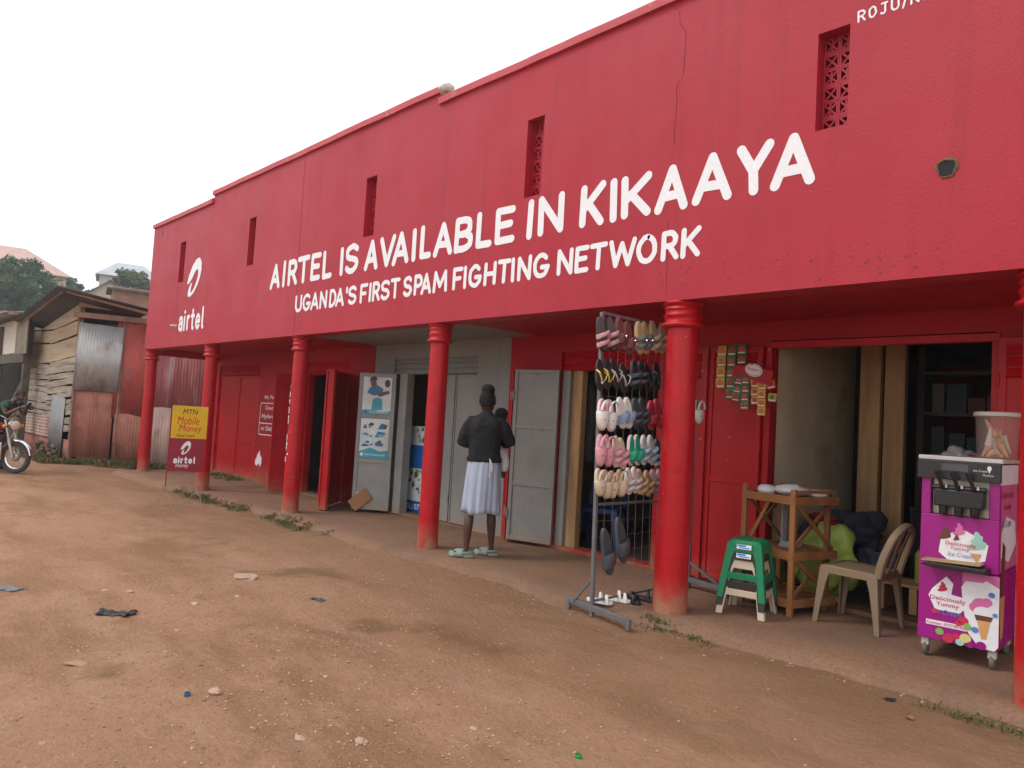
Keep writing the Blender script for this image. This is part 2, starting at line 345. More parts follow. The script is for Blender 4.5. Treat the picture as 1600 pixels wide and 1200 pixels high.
def soil():
    m = bpy.data.materials.new('red_soil'); m.use_nodes = True; t = m.node_tree; N = t.nodes; Lk = t.links; b = N['Principled BSDF']
    b.inputs['Roughness'].default_value = .95; b.inputs['Specular IOR Level'].default_value = .15
    g = N.new('ShaderNodeNewGeometry'); pos = g.outputs[0]
    def noi(s, d=6, ro=.6, off=None):
        p = pos
        if off:
            mp = N.new('ShaderNodeMapping'); mp.inputs['Location'].default_value = off; Lk.new(pos, mp.inputs[0]); p = mp.outputs[0]
        n_ = N.new('ShaderNodeTexNoise'); n_.inputs['Scale'].default_value = s; n_.inputs['Detail'].default_value = d; n_.inputs['Roughness'].default_value = ro
        Lk.new(p, n_.inputs['Vector']); return n_.outputs['Fac']
    def rng(f, a_, b_, c_=0., d_=1.):
        r_ = N.new('ShaderNodeMapRange'); [setattr(r_.inputs[i + 1], 'default_value', q) for i, q in enumerate((a_, b_, c_, d_))]; Lk.new(f, r_.inputs[0]); return r_.outputs[0]
    def mix(f, A, B, mode='MIX'):
        x = N.new('ShaderNodeMix'); x.data_type = 'RGBA'; x.blend_type = mode
        if hasattr(f, 'links'): Lk.new(f, x.inputs[0])
        else: x.inputs[0].default_value = f
        for s_, q in ((6, A), (7, B)):
            if hasattr(q, 'links'): Lk.new(q, x.inputs[s_])
            else: x.inputs[s_].default_value = (*q, 1)
        return x.outputs[2]
    mt = N.new('ShaderNodeMapping'); mt.inputs['Scale'].default_value = (.42, 1.0, 1.0); mt.inputs['Rotation'].default_value = (0, 0, R(-5)); Lk.new(pos, mt.inputs[0])
    def trk(s_, d_, ro, off):
        p2 = N.new('ShaderNodeVectorMath'); p2.operation = 'ADD'; Lk.new(mt.outputs[0], p2.inputs[0]); p2.inputs[1].default_value = off
        n_ = N.new('ShaderNodeTexNoise'); n_.inputs['Scale'].default_value = s_; n_.inputs['Detail'].default_value = d_; n_.inputs['Roughness'].default_value = ro; Lk.new(p2.outputs[0], n_.inputs['Vector']); return n_.outputs['Fac']
    c = mix(rng(noi(.35), .35, .65), (.38, .205, .115), (.475, .268, .172))
    c = mix(rng(trk(1.1, 7, .66, (4, 7, 0)), .47, .60, 0, .85), c, (.275, .147, .076))       # damp, darker tracks along the road
    c = mix(rng(trk(2.3, 8, .7, (1, 2, 0)), .52, .66, 0, .6), c, (.49, .305, .205))           # pale dusty drifts
    c = mix(rng(noi(.75, 4, .6, (8, 1, 0)), .60, .68, 0, .75), c, (.165, .088, .042))
    c = mix(rng(noi(6.5, 7, .75, (2, 8, 0)), .5, .68, 0, .45), c, (.26, .14, .074))
    c = mix(rng(noi(22, 5, .7), .5, .72, 0, .45), c, (.23, .135, .075))
    c = mix(rng(noi(75, 4, .7, (3, 3, 1)), .53, .68, 0, .6), c, (.50, .36, .265))
    sp = N.new('ShaderNodeSeparateXYZ'); Lk.new(pos, sp.inputs[0])      # browner soil strip by the pavement; building's shade put into its colour
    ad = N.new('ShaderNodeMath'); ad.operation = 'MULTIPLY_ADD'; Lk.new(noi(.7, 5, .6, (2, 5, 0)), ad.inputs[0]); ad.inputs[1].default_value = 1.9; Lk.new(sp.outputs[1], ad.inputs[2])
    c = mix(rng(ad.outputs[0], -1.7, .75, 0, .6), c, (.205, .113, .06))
    vo = N.new('ShaderNodeTexVoronoi'); vo.inputs['Scale'].default_value = 34; Lk.new(pos, vo.inputs['Vector'])
    pe = rng(vo.outputs['Distance'], .2, .1); sel = rng(vo.outputs['Color'], .9, .93)
    mu = N.new('ShaderNodeMath'); mu.operation = 'MULTIPLY'; Lk.new(pe, mu.inputs[0]); Lk.new(sel, mu.inputs[1])
    c = mix(mu.outputs[0], c, (.46, .32, .225))
    Lk.new(c, b.inputs['Base Color'])
    h = N.new('ShaderNodeMath'); h.operation = 'ADD'; Lk.new(noi(30, 8, .7), h.inputs[0])
    h2 = N.new('ShaderNodeMath'); h2.operation = 'MULTIPLY'; h2.inputs[1].default_value = .5; Lk.new(mu.outputs[0], h2.inputs[0]); Lk.new(h2.outputs[0], h.inputs[1])
    bn = N.new('ShaderNodeBump'); bn.inputs['Strength'].default_value = 1.0; bn.inputs['Distance'].default_value = .03; Lk.new(h.outputs[0], bn.inputs['Height']); Lk.new(bn.outputs[0], b.inputs['Normal'])
    return m
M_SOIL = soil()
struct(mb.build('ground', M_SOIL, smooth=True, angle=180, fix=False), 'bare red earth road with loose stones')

def pavement(x0, x1, name):
    xs = axis([(x0, x1, .09)]); mb = MB(); rows = []
    for i, x in enumerate(xs):
        e_ = edge_y(x) + .05 * fbm(x, 0, 2.2, 4) ; fz = floor_z(max(x, x0 + .02)); g_ = ground_z(x, e_ - .05)
        ys = [e_ - .05, e_ + .03, e_ + .12] + [e_ + .12 + (1.45 - e_ - .12) * k / 9 for k in range(1, 10)]
        zs = [min(g_ - .03, fz - .05), fz - .022, fz] + [fz + .005 * fbm(x, y, 1.5) for y in ys[3:]]
        rows.append([(x, y, z) for y, z in zip(ys, zs)])
    n = len(rows[0]); mb.add([p for r in rows for p in r], [(i * n + j, (i + 1) * n + j, (i + 1) * n + j + 1, i * n + j + 1) for i in range(len(rows) - 1) for j in range(n - 1)])
    k = len(rows) - 1
    for q, s_ in ((0, -1), (k, 1)):
        r = rows[q]; mb.add(r + [(x, y, -.2) for x, y, z in r], [(j, j + 1, n + j + 1, n + j) for j in range(n - 1)])
    return struct(mb.build(name, M_PAVE, smooth=True, angle=50), 'worn cement veranda floor along the red shops')
pavement(-15.6, -12.4, 'pavement'); pavement(-12.4, 1.2, 'pavement')

# ================================================================== the red building
XL, XR = -15.42, 1.2
FB = 2.42; WY = 1.4; CZ = 2.445
SECT = [(XL, -12.49, 4.87), (-12.49, -6.33, 5.0), (-6.33, XR, 4.87)]
VENTS = [(-13.9, -13.64, 3.59, 4.33), (-11.0, -10.77, 3.57, 4.31), (-7.72, -7.49, 3.55, 4.28), (-4.94, -4.72, 3.53, 4.28), (-2.16, -1.95, 3.48, 4.15)]
B = thing('shop_building', 'long red plastered shop building with columned veranda and white painted lettering', 'building', (-6, 0, 0))
# fascia with real window openings
mb = MB(); T = .22
for x0, x1, top in SECT:
    br = sorted([x0, x1] + [v for q in VENTS for v in q[:2] if x0 < v < x1])
    for a_, b_ in zip(br, br[1:]):
        ve = [q for q in VENTS if abs(q[0] - a_) < 1e-6]
        iv = [(FB, ve[0][2]), (ve[0][3], top)] if ve else [(FB, top)]
        for z0, z1 in iv:
            mb.add([(a_, 0, z0), (b_, 0, z0), (b_, 0, z1), (a_, 0, z1)], [(0, 1, 2, 3)])
            mb.add([(a_, T, z0), (b_, T, z0), (b_, T, z1), (a_, T, z1)], [(3, 2, 1, 0)])
        mb.add([(a_, 0, FB), (b_, 0, FB), (b_, T, FB), (a_, T, FB)], [(3, 2, 1, 0)])
        mb.add([(a_, 0, top), (b_, 0, top), (b_, T, top), (a_, T, top)], [(0, 1, 2, 3)])
for a_, b_, z0, z1 in VENTS:
    mb.add([(a_, 0, z0), (a_, T, z0), (a_, T, z1), (a_, 0, z1)], [(0, 1, 2, 3)]); mb.add([(b_, 0, z0), (b_, T, z0), (b_, T, z1), (b_, 0, z1)], [(3, 2, 1, 0)])
    mb.add([(a_, 0, z0), (b_, 0, z0), (b_, T, z0), (a_, T, z0)], [(0, 1, 2, 3)]); mb.add([(a_, 0, z1), (b_, 0, z1), (b_, T, z1), (a_, T, z1)], [(3, 2, 1, 0)])
for x in (XL, XR): mb.add([(x, 0, FB), (x, T, FB), (x, T, 4.87), (x, 0, 4.87)], [(0, 1, 2, 3)])
mb.add([(-12.49, 0, 4.87), (-12.49, T, 4.87), (-12.49, T, 5), (-12.49, 0, 5)], [(0, 1, 2, 3)]); mb.add([(-6.33, 0, 4.87), (-6.33, T, 4.87), (-6.33, T, 5), (-6.33, 0, 5)], [(3, 2, 1, 0)])
fascia = mb.build('fascia', M_FASCIA, B, fix=False)
# coping lip, each run its own piece
for x0, x1, top in SECT:
    mb = MB(); n = max(2, int((x1 - x0) / .25)); rings = []
    for i in range(n + 1):
        x = x0 + (x1 - x0) * i / n; j = .006 * fbm(x, top, 2.5); dz = .006 * fbm(x, top + 4, 1.8)
        rings.append([(x, -.035 + j, top - .055 + dz), (x, T + .03, top - .055), (x, T + .03, top + .03), (x, -.02 + j, top + .03 + dz), (x, -.038 + j, top + .012 + dz)])
    mb.loft(rings); mb.build('coping', M_COPE, B, smooth=True, angle=40)
mb = MB(); mb.blob((-6.30, .05, 4.99), .09, 9, 6, .35, 3, (1, 1.1, .8)); mb.build('broken_coping_end', cm('bare_cement', (.45, .42, .36), var=.3, vs=9, bump=.4, bs=30), B, smooth=True)['label'] = 'bare grey broken end of the coping'
# breeze blocks in the high openings
def vent_block(x0, x1, z0, z1, y):
    mb = MB(); t = .012; y1 = y + .05; w_, h_ = x1 - x0, z1 - z0
    mb.box(x0, x0 + t, y, y1, z0, z1); mb.box(x1 - t, x1, y, y1, z0, z1); mb.box(x0 + t, x1 - t, y, y1, z0, z0 + t); mb.box(x0 + t, x1 - t, y, y1, z1 - t, z1)
    cx, cz = (x0 + x1) / 2, (z0 + z1) / 2
    for zz0, zz1 in ((z0 + t, cz - .015), (cz + .015, z1 - t)):
        mb.bar((x0 + t, y + .027, zz0), (x1 - t, y + .027, zz1), .013, .045, (0, 1, 0)); mb.bar((x1 - t, y + .025, zz0), (x0 + t, y + .025, zz1), .013, .045, (0, 1, 0))
    mb.box(x0 + t, x1 - t, y + .003, y1 - .003, cz - .018, cz + .018); mb.box(cx - .008, cx + .008, y + .004, y1 - .004, cz + .018, z1 - t)
    return mb
for x0, x1, z0, z1 in VENTS:
    for c_ in range(2):
        for r_ in range(3):
            a_ = x0 + (x1 - x0) * c_ / 2; h_ = (z1 - z0) / 3
            vent_block(a_ + .001, a_ + (x1 - x0) / 2 - .001, z0 + h_ * r_ + .001, z0 + h_ * (r_ + 1) - .001, .10).build('vent_block', M_FASCIA, B)
# roof slab, veranda ceiling panels, end and rear walls, attic
mb = MB(); mb.box(XL, XR, T, 6.2, 4.55, 4.65); mb.build('roof', cm('iron_roof', (.25, .2, .18), rough=.6), B)
for x0, x1, m_ in ((XL, -9.36, M_WALLRED), (-9.36, -6.05, M_GREY), (-6.05, XR, M_WALLRED)):
    mb = MB(); mb.box(x0, x1, T, WY, CZ, CZ + .1); mb.build('veranda_ceiling', m_, B)
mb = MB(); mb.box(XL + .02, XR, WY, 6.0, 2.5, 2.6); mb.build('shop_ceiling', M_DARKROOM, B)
mb = MB(); mb.box(XL, XR, 6.0, 6.2, -.1, 4.55); mb.build('rear_wall', M_WALLRED, B)
mb = MB(); mb.box(XL + .03, XL + .22, T, 6.0, CZ - .12, 4.55); mb.box(XL - .1, XL + .1, WY + .15, 6, -.1, 2.3); mb.build('end_wall', M_WALLRED, B)
mb = MB(); mb.box(XR - .2, XR, WY + .15, 6.0, -.1, 4.5); mb.build('end_wall', M_WALLRED, B)
def wall(x0, x1, z0, z1, m_, nm='wall'):
    mb = MB(); mb.box(x0, x1, WY, WY + .15, z0, z1); return mb.build(nm, m_, B)
D1 = (-15.14, -13.27); D2 = (-11.5, -10.15); D3 = (-8.9, -7.06); D4 = (-5.62, -4.3); D5 = (-3.12, -1.41)
for x0, x1, z0, m_ in ((-15.52, D1[0], -.1, M_WALLRED), (D1[0], D1[1], 2.22, M_WALLRED), (D1[1], D2[0], -.1, M_WALLRED), (D2[0], D2[1], 2.23, M_WALLRED), (D2[1], -9.4, -.1, M_WALLRED),
        (-9.4, D3[0], -.1, M_GREY), (D3[0], D3[1], 2.23, M_GREY), (D3[1], -6.46, -.1, M_GREY), (-6.46, D4[0], -.1, M_WALLRED), (D4[0], D4[1], 2.24, M_WALLRED), (D4[1], D5[0], -.1, M_WALLRED), (D5[0], D5[1], 2.27, M_WALLRED), (D5[1], XR, -.1, M_WALLRED)):
    wall(x0, x1, z0, CZ, m_)
# thresholds
for d_, m_ in ((D1, M_PAVE), (D2, M_PAVE), (D3, M_PAVE), (D4, M_WALLRED), (D5, M_PAVE)):
    mb = MB(); mb.box(d_[0], d_[1], WY - .004, WY + .2, -.1, floor_z(sum(d_) / 2) + .035); mb.build('threshold', m_, B, bevel=.008)
# louvred panels over the doors, slat by slat
def louvre(x0, x1, z0, z1, m_, n=3):
    mb = MB(); mb.box(x0, x1, WY + .05, WY + .09, z0, z1); bk = mb.build('louvre_panel', m_, B)
    h = (z1 - z0) / n
    for i in range(n):
        mb = MB(); M = Matrix.Translation((0, WY + .035, z0 + h * (i + .5))) @ Matrix.Rotation(R(-22), 4, 'X'); mb.box(x0 + .01, x1 - .01, -.008, .008, -h * .5, h * .48, M)
        adopt(mb.build('slat', m_), bk)
louvre(D1[0], D1[1], 2.02, 2.22, M_WALLRED); louvre(D2[0], D2[1], 2.02, 2.23, M_DOORRED); louvre(D3[0], D3[1], 2.01, 2.23, M_GREY); louvre(D4[0], D4[1], 2.03, 2.24, M_DOORRED)
# inner rooms
mb = MB(); mb.box(XL + .05, XR, WY + .1, 6.0, -.1, .05); mb.build('shop_floor', cm('dark_floor', (.10, .06, .045), rough=.8, var=.3), B)
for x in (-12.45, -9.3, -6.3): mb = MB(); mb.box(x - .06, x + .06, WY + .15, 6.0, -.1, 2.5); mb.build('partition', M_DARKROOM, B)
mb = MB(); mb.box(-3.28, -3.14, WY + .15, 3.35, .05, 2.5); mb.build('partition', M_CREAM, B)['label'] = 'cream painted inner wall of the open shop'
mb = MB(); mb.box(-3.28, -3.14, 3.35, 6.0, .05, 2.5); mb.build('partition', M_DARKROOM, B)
# columns
CAPP = [(.106, 2.215), (.142, 2.222), (.150, 2.236), (.146, 2.252), (.126, 2.262), (.120, 2.274), (.128, 2.296), (.137, 2.312), (.131, 2.322), (.122, 2.332), (.126, 2.350), (.134, 2.362), (.128, 2.376), (.124, 2.385), (.138, 2.396), (.144, 2.408), (.138, 2.418), (.13, 2.43)]
for i, x in enumerate((-15.4, -12.43, -9.33, -6.26, -3.22, -.875)):
    z0 = floor_z(x) - .05 if i else -.12; rr = .105 if i < 4 else (.125 if i == 4 else .12)
    prof = [(rr * 1.06, z0), (rr * 1.05, z0 + .12)] + [(rr * (1.05 - .1 * k / 8), z0 + .12 + (2.22 - z0 - .12) * k / 8) for k in range(1, 9)]
    mb = MB(); mb.lathe(prof, 28, (x, .145, 0)); mb.v = [(x + (vx - x) * (1 + .035 * mnoise.noise(Vector((vx * 4, vy * 4, vz * 2.2)))), .145 + (vy - .145) * (1 + .035 * mnoise.noise(Vector((vx * 4, vy * 4, vz * 2.2)))), vz) for vx, vy, vz in mb.v]; cl = mb.build('column', M_COLUMN, B, smooth=True)
    k = rr / .112; mb = MB(); mb.lathe([(r_ * k, z_) for r_, z_ in CAPP], 28, (x, .145, 0)); adopt(mb.build('capital', M_COLUMN, smooth=True, angle=60), cl)
# painted lettering on the fascia
MF = FACE(0, -.001, 0)
L1 = list(zip('AIRTEL', [(-10.139, -9.835), (-9.767, -9.669), (-9.603, -9.337), (-9.324, -8.996), (-8.956, -8.701), (-8.633, -8.401)]))
L1w = [L1, list(zip('IS', [(-8.22, -8.121), (-8.079, -7.789)])), list(zip('AVAILABLE', [(-7.634, -7.354), (-7.317, -7.016), (-7.057, -6.741), (-6.688, -6.603), (-6.535, -6.331), (-6.279, -5.979), (-5.93, -5.648), (-5.591, -5.362), (-5.302, -5.041)])),
       list(zip('IN', [(-4.875, -4.793), (-4.729, -4.415)])), list(zip('KIKAAYA', [(-4.221, -3.947), (-3.896, -3.809), (-3.769, -3.476), (-3.434, -3.127), (-3.082, -2.76), (-2.728, -2.453), (-2.453, -2.153)]))]
L2w = [list(zip("UGANDA'S", [(-9.318, -9.139), (-9.11, -8.897), (-8.889, -8.682), (-8.656, -8.478), (-8.412, -8.248), (-8.259, -8.06), (-8.028, -7.967), (-7.957, -7.774)])),
       list(zip('FIRST', [(-7.691, -7.529), (-7.503, -7.44), (-7.418, -7.268), (-7.244, -7.066), (-7.049, -6.868)])), list(zip('SPAM', [(-6.797, -6.638), (-6.594, -6.446), (-6.467, -6.289), (-6.258, -6.019)])),
       list(zip('FIGHTING', [(-5.922, -5.767), (-5.751, -5.702), (-5.674, -5.472), (-5.437, -5.265), (-5.243, -5.059), (-5.051, -5.0), (-4.966, -4.786), (-4.757, -4.553)])), list(zip('NETWORK', [(-4.457, -4.276), (-4.245, -4.093), (-4.08, -3.896), (-3.874, -3.598), (-3.587, -3.392), (-3.35, -3.196), (-3.17, -3.004)]))]
for wd in L1w:
    mb = MB()
    for ch, (x0, x1) in wd: letter(mb, ch, x0 - .006, x1 + .006, 3.125 + random.uniform(-.008, .008), 3.50 + random.uniform(-.01, .01), .074, MF)
    mb.build('painted_lettering', M_PAINT, B, fix=False)
for wd in L2w:
    mb = MB()
    for ch, (x0, x1) in wd: letter(mb, ch, x0 - .004, x1 + .004, 2.735, 2.975, .046, MF, wob=.004)
    mb.build('painted_lettering', M_PAINT, B, fix=False)
x = -1.905
for ch in 'ROJU/KIKAAYA':
    wd = .03 if ch in 'I/' else .052; mb = MB(); letter(mb, ch, x, x + wd, 4.135, 4.215, .012, MF, wob=.002); x += wd + .016
    if x < -1.4: mb.build('painted_letter', M_PAINT, B, fix=False)
# telecom logo: swoosh and word
def swoosh(mb, M, x, y, w_, h_, z=.003):
    # thick leaf at the top running down into a thin curl that ends in a drop
    c_ = [(0, .38), (.1, .58), (.32, .82), (.58, .97), (.82, .99), (.97, .86), (1.0, .66), (.93, .46), (.78, .27), (.55, .09), (.3, .0), (.14, .015), (.1, .1), (.16, .24), (.28, .35), (.38, .37)]
    inn = [(.38, .37), (.33, .25), (.3, .13), (.38, .11), (.55, .22), (.7, .38), (.78, .55), (.76, .67), (.66, .7), (.52, .62), (.35, .48), (.18, .38), (.06, .345), (0, .38)]
    P = [(x + u * w_, y + v * h_) for u, v in c_ + inn[1:-1]]
    b_ = len(mb.v); mb.flat(P, M, z)
def fill_fix(o):
    bm = bmesh.new(); bm.from_mesh(o.data); bmesh.ops.triangulate(bm, faces=bm.faces, ngon_method='EAR_CLIP'); bm.to_mesh(o.data); bm.free(); return o
mb = MB(); swoosh(mb, MF, -13.42, 3.28, .62, .67); fill_fix(mb.build('painted_logo', M_PAINT, B, fix=False))
mb = MB()
for ch, (x0, x1) in zip('airtel', [(-13.69, -13.47), (-13.45, -13.36), (-13.3, -13.13), (-13.12, -12.93), (-12.9, -12.68), (-12.66, -12.5)]): letter(mb, ch, x0, x1, 2.68, 2.965, .068, MF, wob=.003)
mb.build('painted_lettering', M_PAINT, B, fix=False)
# joints, cracks, drain hole, spout, plaster scars
M_CRACK = cm('crack_red_brown', (.10, .012, .016), rough=.9)  # dark red-brown ribbons for cracks and joints
def crack(pts, w_, nm='crack'):
    mb = MB()
    for (x0, z0), (x1, z1) in zip(pts, pts[1:]):
        n = max(1, int(math.hypot(x1 - x0, z1 - z0) / .05)); prev = None
        for i in range(n + 1):
            u = i / n; x, z = x0 + (x1 - x0) * u + random.uniform(-1, 1) * w_ * .9, z0 + (z1 - z0) * u; ww = w_ * random.uniform(.3, 1)
            if prev: mb.add([(prev[0] - prev[2], -.0012, prev[1]), (prev[0] + prev[2], -.0012, prev[1]), (x + ww, -.0012, z), (x - ww, -.0012, z)], [(0, 1, 2, 3)])
            prev = (x, z, ww)
    mb.build(nm, M_CRACK, B, fix=False)
crack([(-9.345, 4.94), (-9.34, 4.4), (-9.33, 3.6), (-9.31, 2.43)], .006); crack([(-12.48, 4.8), (-12.49, 3.9)], .003); crack([(-12.5, 3.6), (-12.5, 3.1)], .003)
crack([(-13.86, 3.58), (-13.85, 3.1)], .006)
crack([(-3.36, 4.80), (-3.29, 4.74), (-3.275, 4.62), (-3.22, 4.55), (-3.215, 4.4), (-3.225, 4.2), (-3.28, 4.12), (-3.27, 3.95), (-3.285, 3.75), (-3.27, 3.65)], .0028); crack([(-3.3, 3.05), (-3.29, 2.5)], .0022)
M_SCAR = cm('exposed_plaster', (.19, .045, .04), rough=.95, var=.4, vs=30)
mb = MB()
for (cx, cz, n, sx, sz) in [(-10.9, 3.42, 40, .28, .05), (-10.75, 2.78, 26, .3, .03), (-3.25, 2.62, 30, .12, .09), (-1.75, 2.56, 26, .25, .05), (-2.4, 2.6, 20, .4, .1), (-7.0, 2.5, 20, 1.5, .05)]:
    for _ in range(n):
        x = random.gauss(cx, sx); z = random.gauss(cz, sz)
        if z < 2.45: continue
        r_ = random.uniform(.003, .013); P = [(x + r_ * random.uniform(.5, 1.4) * math.cos(t), z + r_ * random.uniform(.4, 1) * math.sin(t)) for t in (0, 1.1, 2.2, 3.2, 4.2, 5.3)]
        mb.flat(P, FACE(0, -.0015, 0))
for _ in range(260):
    x = random.uniform(-15.2, .9); z = random.uniform(2.47, 4.75); r_ = random.uniform(.002, .006)
    mb.flat([(x + r_ * random.uniform(.5, 1.4) * math.cos(t), z + r_ * random.uniform(.4, 1.2) * math.sin(t)) for t in (0, 1.2, 2.4, 3.6, 4.9)], FACE(0, -.0015, 0))
o = mb.build('plaster_chips', M_SCAR, B, fix=False); o['kind'] = 'stuff'
mb = MB(); M = frame((-1.36, -.004, 3.06), (1, 0, 0), (0, 0, 1)); mb.lathe([(.062, .0), (.058, .003), (.050, .005), (.045, .0), (.040, -.14)], 22, M=M, caps=False); mb.v = [(-1.36 + (vx + 1.36) * (1 + .35 * mnoise.noise(Vector((vx * 30, 1, vz * 30)))), vy, 3.06 + (vz - 3.06) * (1 + .35 * mnoise.noise(Vector((vx * 30, 1, vz * 30))))) for vx, vy, vz in mb.v]; mb.build('drain_hole', cm('rough_cement_hole', (.16, .10, .05), rough=.95, var=.5, vs=40), B)
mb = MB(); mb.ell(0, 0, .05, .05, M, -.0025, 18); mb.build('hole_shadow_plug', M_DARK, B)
mb = MB(); mb.tube([(-13.77, .03, 2.80), (-13.79, -.06, 2.795), (-13.81, -.1, 2.79)], .02, 10); mb.build('spout', cm('dirty_white_plastic', (.55, .5, .45)), B, smooth=True)
mb = MB(); mb.blob((-14.92, 0, 4.66), .05, 8, 6, .3, 2, (.6, .15, 1.5)); mb.build('plaster_hole', M_SCAR, B, smooth=True)
# ================================================================== doors, signs and print of the building
def door_leaf(h, o_, z0, z1, m_, rails=(), fw=.05, t=.042, nm='door_leaf', hinges=True, louvre_top=0.0):
    """metal leaf from hinge h to free edge o_ (x,y); sheet + stiles + rails as sub-parts"""
    h = Vector((h[0], h[1], 0)); o_ = Vector((o_[0], o_[1], 0)); d = (o_ - h); L = d.length; d.normalize(); nn = Vector((d.y, -d.x, 0))
    if nn.y > 0: nn = -nn
    M = Matrix(((d.x, nn.x, 0, h.x), (d.y, nn.y, 0, h.y), (0, 0, 1, 0), (0, 0, 0, 1)))
    mb = MB(); mb.box(.004, L - .004, -t / 2 + .012, t / 2 - .013, z0 + .004, z1 - .004, M); lf = mb.build(nm, m_, B)
    for x0 in (0, L - fw): mb = MB(); mb.box(x0, x0 + fw, -t / 2, t / 2, z0, z1, M); adopt(mb.build('stile', m_, bevel=.003), lf)
    for z in [z0, z1 - fw] + [r_ for r_ in rails]: mb = MB(); mb.box(fw, L - fw, -t / 2 + .001, t / 2 - .001, z, z + fw, M); adopt(mb.build('rail', m_, bevel=.003), lf)
    if louvre_top:
        k = 3
        for i in range(k):
            zz = z1 - fw - louvre_top + louvre_top * (i + .5) / k; mb = MB(); MM = M @ Matrix.Translation((0, t / 2, zz)) @ Matrix.Rotation(R(25), 4, 'X')
            mb.box(fw, L - fw, -.006, .006, -louvre_top / k * .45, louvre_top / k * .45, MM); adopt(mb.build('slat', m_), lf)
    if hinges:
        for z in (z0 + .3, z1 - .3): mb = MB(); mb.tube([M @ Vector((0, t / 2 + .008, z - .05)), M @ Vector((0, t / 2 + .008, z + .05))], .012, 8); adopt(mb.build('hinge', m_, smooth=True), lf)
    return lf, M
# closed double door at the far left
xm = (D1[0] + D1[1]) / 2
for a_, b_ in ((D1[0] + .01, xm - .004), (D1[1] - .01, xm + .004)):
    lf, M = door_leaf((a_, WY + .045), (b_, WY + .045), .06, 2.01, M_DOORRED, (.72, 1.35), fw=.03, t=.032)
    for z in (.4, .95, 1.1, 1.6):
        for u in (.25, .5, .7): mb = MB(); mb.blob(M @ Vector((u, .012, z)), .011, 6, 4, sc=(1, .5, 1)); adopt(mb.build('rivet', M_DOORRED, smooth=True), lf)
# open leaves of the second shop
door_leaf((-11.5, 1.39), (-11.64, .92), .03, 2.01, M_DOORRED, (.98,))
door_leaf((-10.13, 1.38), (-9.43, .63), .03, 2.02, M_DOORRED, (1.1,))
door_leaf((-9.42, .62), (-9.26, .655), .03, 2.02, M_DOORRED, (), hinges=False, fw=.03)
mb = MB(); mb.box(-11.5, -11.42, WY + .02, WY + .13, .03, 2.02); mb.build('door_jamb', M_DOORRED, B)
mb = MB(); mb.box(-10.23, -10.15, WY + .02, WY + .13, .03, 2.02); mb.build('door_jamb', M_DOORRED, B)
# painted notice on the red wall
mb = MB(); MW = FACE(0, WY - .003, 0)
for body, x, z, wd, h in (('My Paka', -13.0, 1.56, .5, .085), ('Downlo', -12.93, 1.38, .43, .075), ('MyAirtel', -13.06, 1.2, .56, .1), ('or Dial *1', -13.06, 1.0, .58, .085)):
    text(mb, body, x, z, wd, h, MW, 0, .012)
for pl in ([(-12.3, 1.5)] + [(-13.0, 1.5)] + arc(-13.08, 1.44, .06, .06, 90, 180, 4) + [(-13.14, .98)] + arc(-13.1, .96, .04, .04, 180, 270, 3) + [(-12.3, .92)], [(-13.14, 1.13), (-12.3, 1.13)]): stroke(mb, pl, .018, MW, .0005)
mb.build('painted_lettering', M_PAINT, B, fix=False)
mb = MB(); mb.flat([(-13.2, .36), (-13.12, .33), (-13.07, .38), (-13.02, .36), (-12.99, .32), (-12.94, .4), (-12.95, .5), (-13.02, .55), (-13.03, .63), (-13.12, .55), (-13.16, .47), (-13.2, .44)], MW); mb.build('painted_mark', M_PAINT, B, fix=False)
# word painted up the third column, wrapped round it
mb = MB(); vs_, fs_ = glyphs('airtel money', .01)
P = []
for u, v in vs_:
    z = .70 + u * 1.06; an = math.atan2(-.80, -.62) + (v - .42) * R(105); rr = .1145 - .006 * z / 2.2 + .0015
    P.append((-9.33 + rr * math.cos(an), .145 + rr * math.sin(an), z))
mb.add(P, fs_); mb.build('painted_lettering', M_PAINT, B, fix=False)
# grey shop: poster leaf, jamb, closed leaves
lf, M = door_leaf((-8.72, 1.33), (-9.14, .99), .06, 2.0, M_GREYDOOR, (.72, 1.36), fw=.055)
M_POST = cm('poster_paper', (.62, .66, .68), rough=.4); M_PB = cm('poster_blue', (.03, .16, .36), rough=.4); M_PT = cm('poster_teal', (.05, .34, .44), rough=.4); M_PD = cm('poster_dark', (.03, .04, .07), rough=.4); M_SK = cm('brown_skin_print', (.16, .075, .045), rough=.5)
PM = [M_POST, M_PB, M_PT, M_PD, M_SK, M_PAINT]
hx = Vector((-9.14, .99, 0)); dx = Vector((.42, .34, 0)).normalized()
def on_leaf(z, off): return frame(hx + Vector((dx.y, -dx.x, 0)) * off + Vector((0, 0, z)), dx, (0, 0, 1))
mb = MB(); mb.box(0, .42, 0, .56, 0, .003, on_leaf(1.42, .016) @ Matrix.Translation((.06, 0, 0)))
F = on_leaf(1.42, .020) @ Matrix.Translation((.06, 0, 0))
mb.cur = 1; mb.flat([(.06, .30), (.1, .38), (.2, .42), (.30, .36), (.28, .28), (.16, .26)], F)
mb.cur = 4; mb.ell(.15, .44, .045, .06, F, .0006); mb.flat([(.22, .30), (.38, .34), (.40, .30), (.24, .24)], F, .0007)
mb.cur = 3; mb.flat([(.09, .45), (.1, .52), (.17, .54), (.21, .50), (.18, .475), (.12, .48)], F, .0012); mb.ell(.355, .44, .04, .055, F, .0006)
mb.cur = 2; mb.flat([(.14, .05), (.15, .2), (.2, .235), (.29, .22), (.30, .06)], F, .0004); mb.flat([(0, 0), (.42, 0), (.42, .05), (.3, .03), (.14, .06), (0, .045)], F, .0009)
mb.cur = 1; mb.ell(.055, .03, .028, .028, F, .0014, 14); mb.cur = 5; text(mb, 'PAX Memorial', .12, .012, .27, .024, F, .0016)
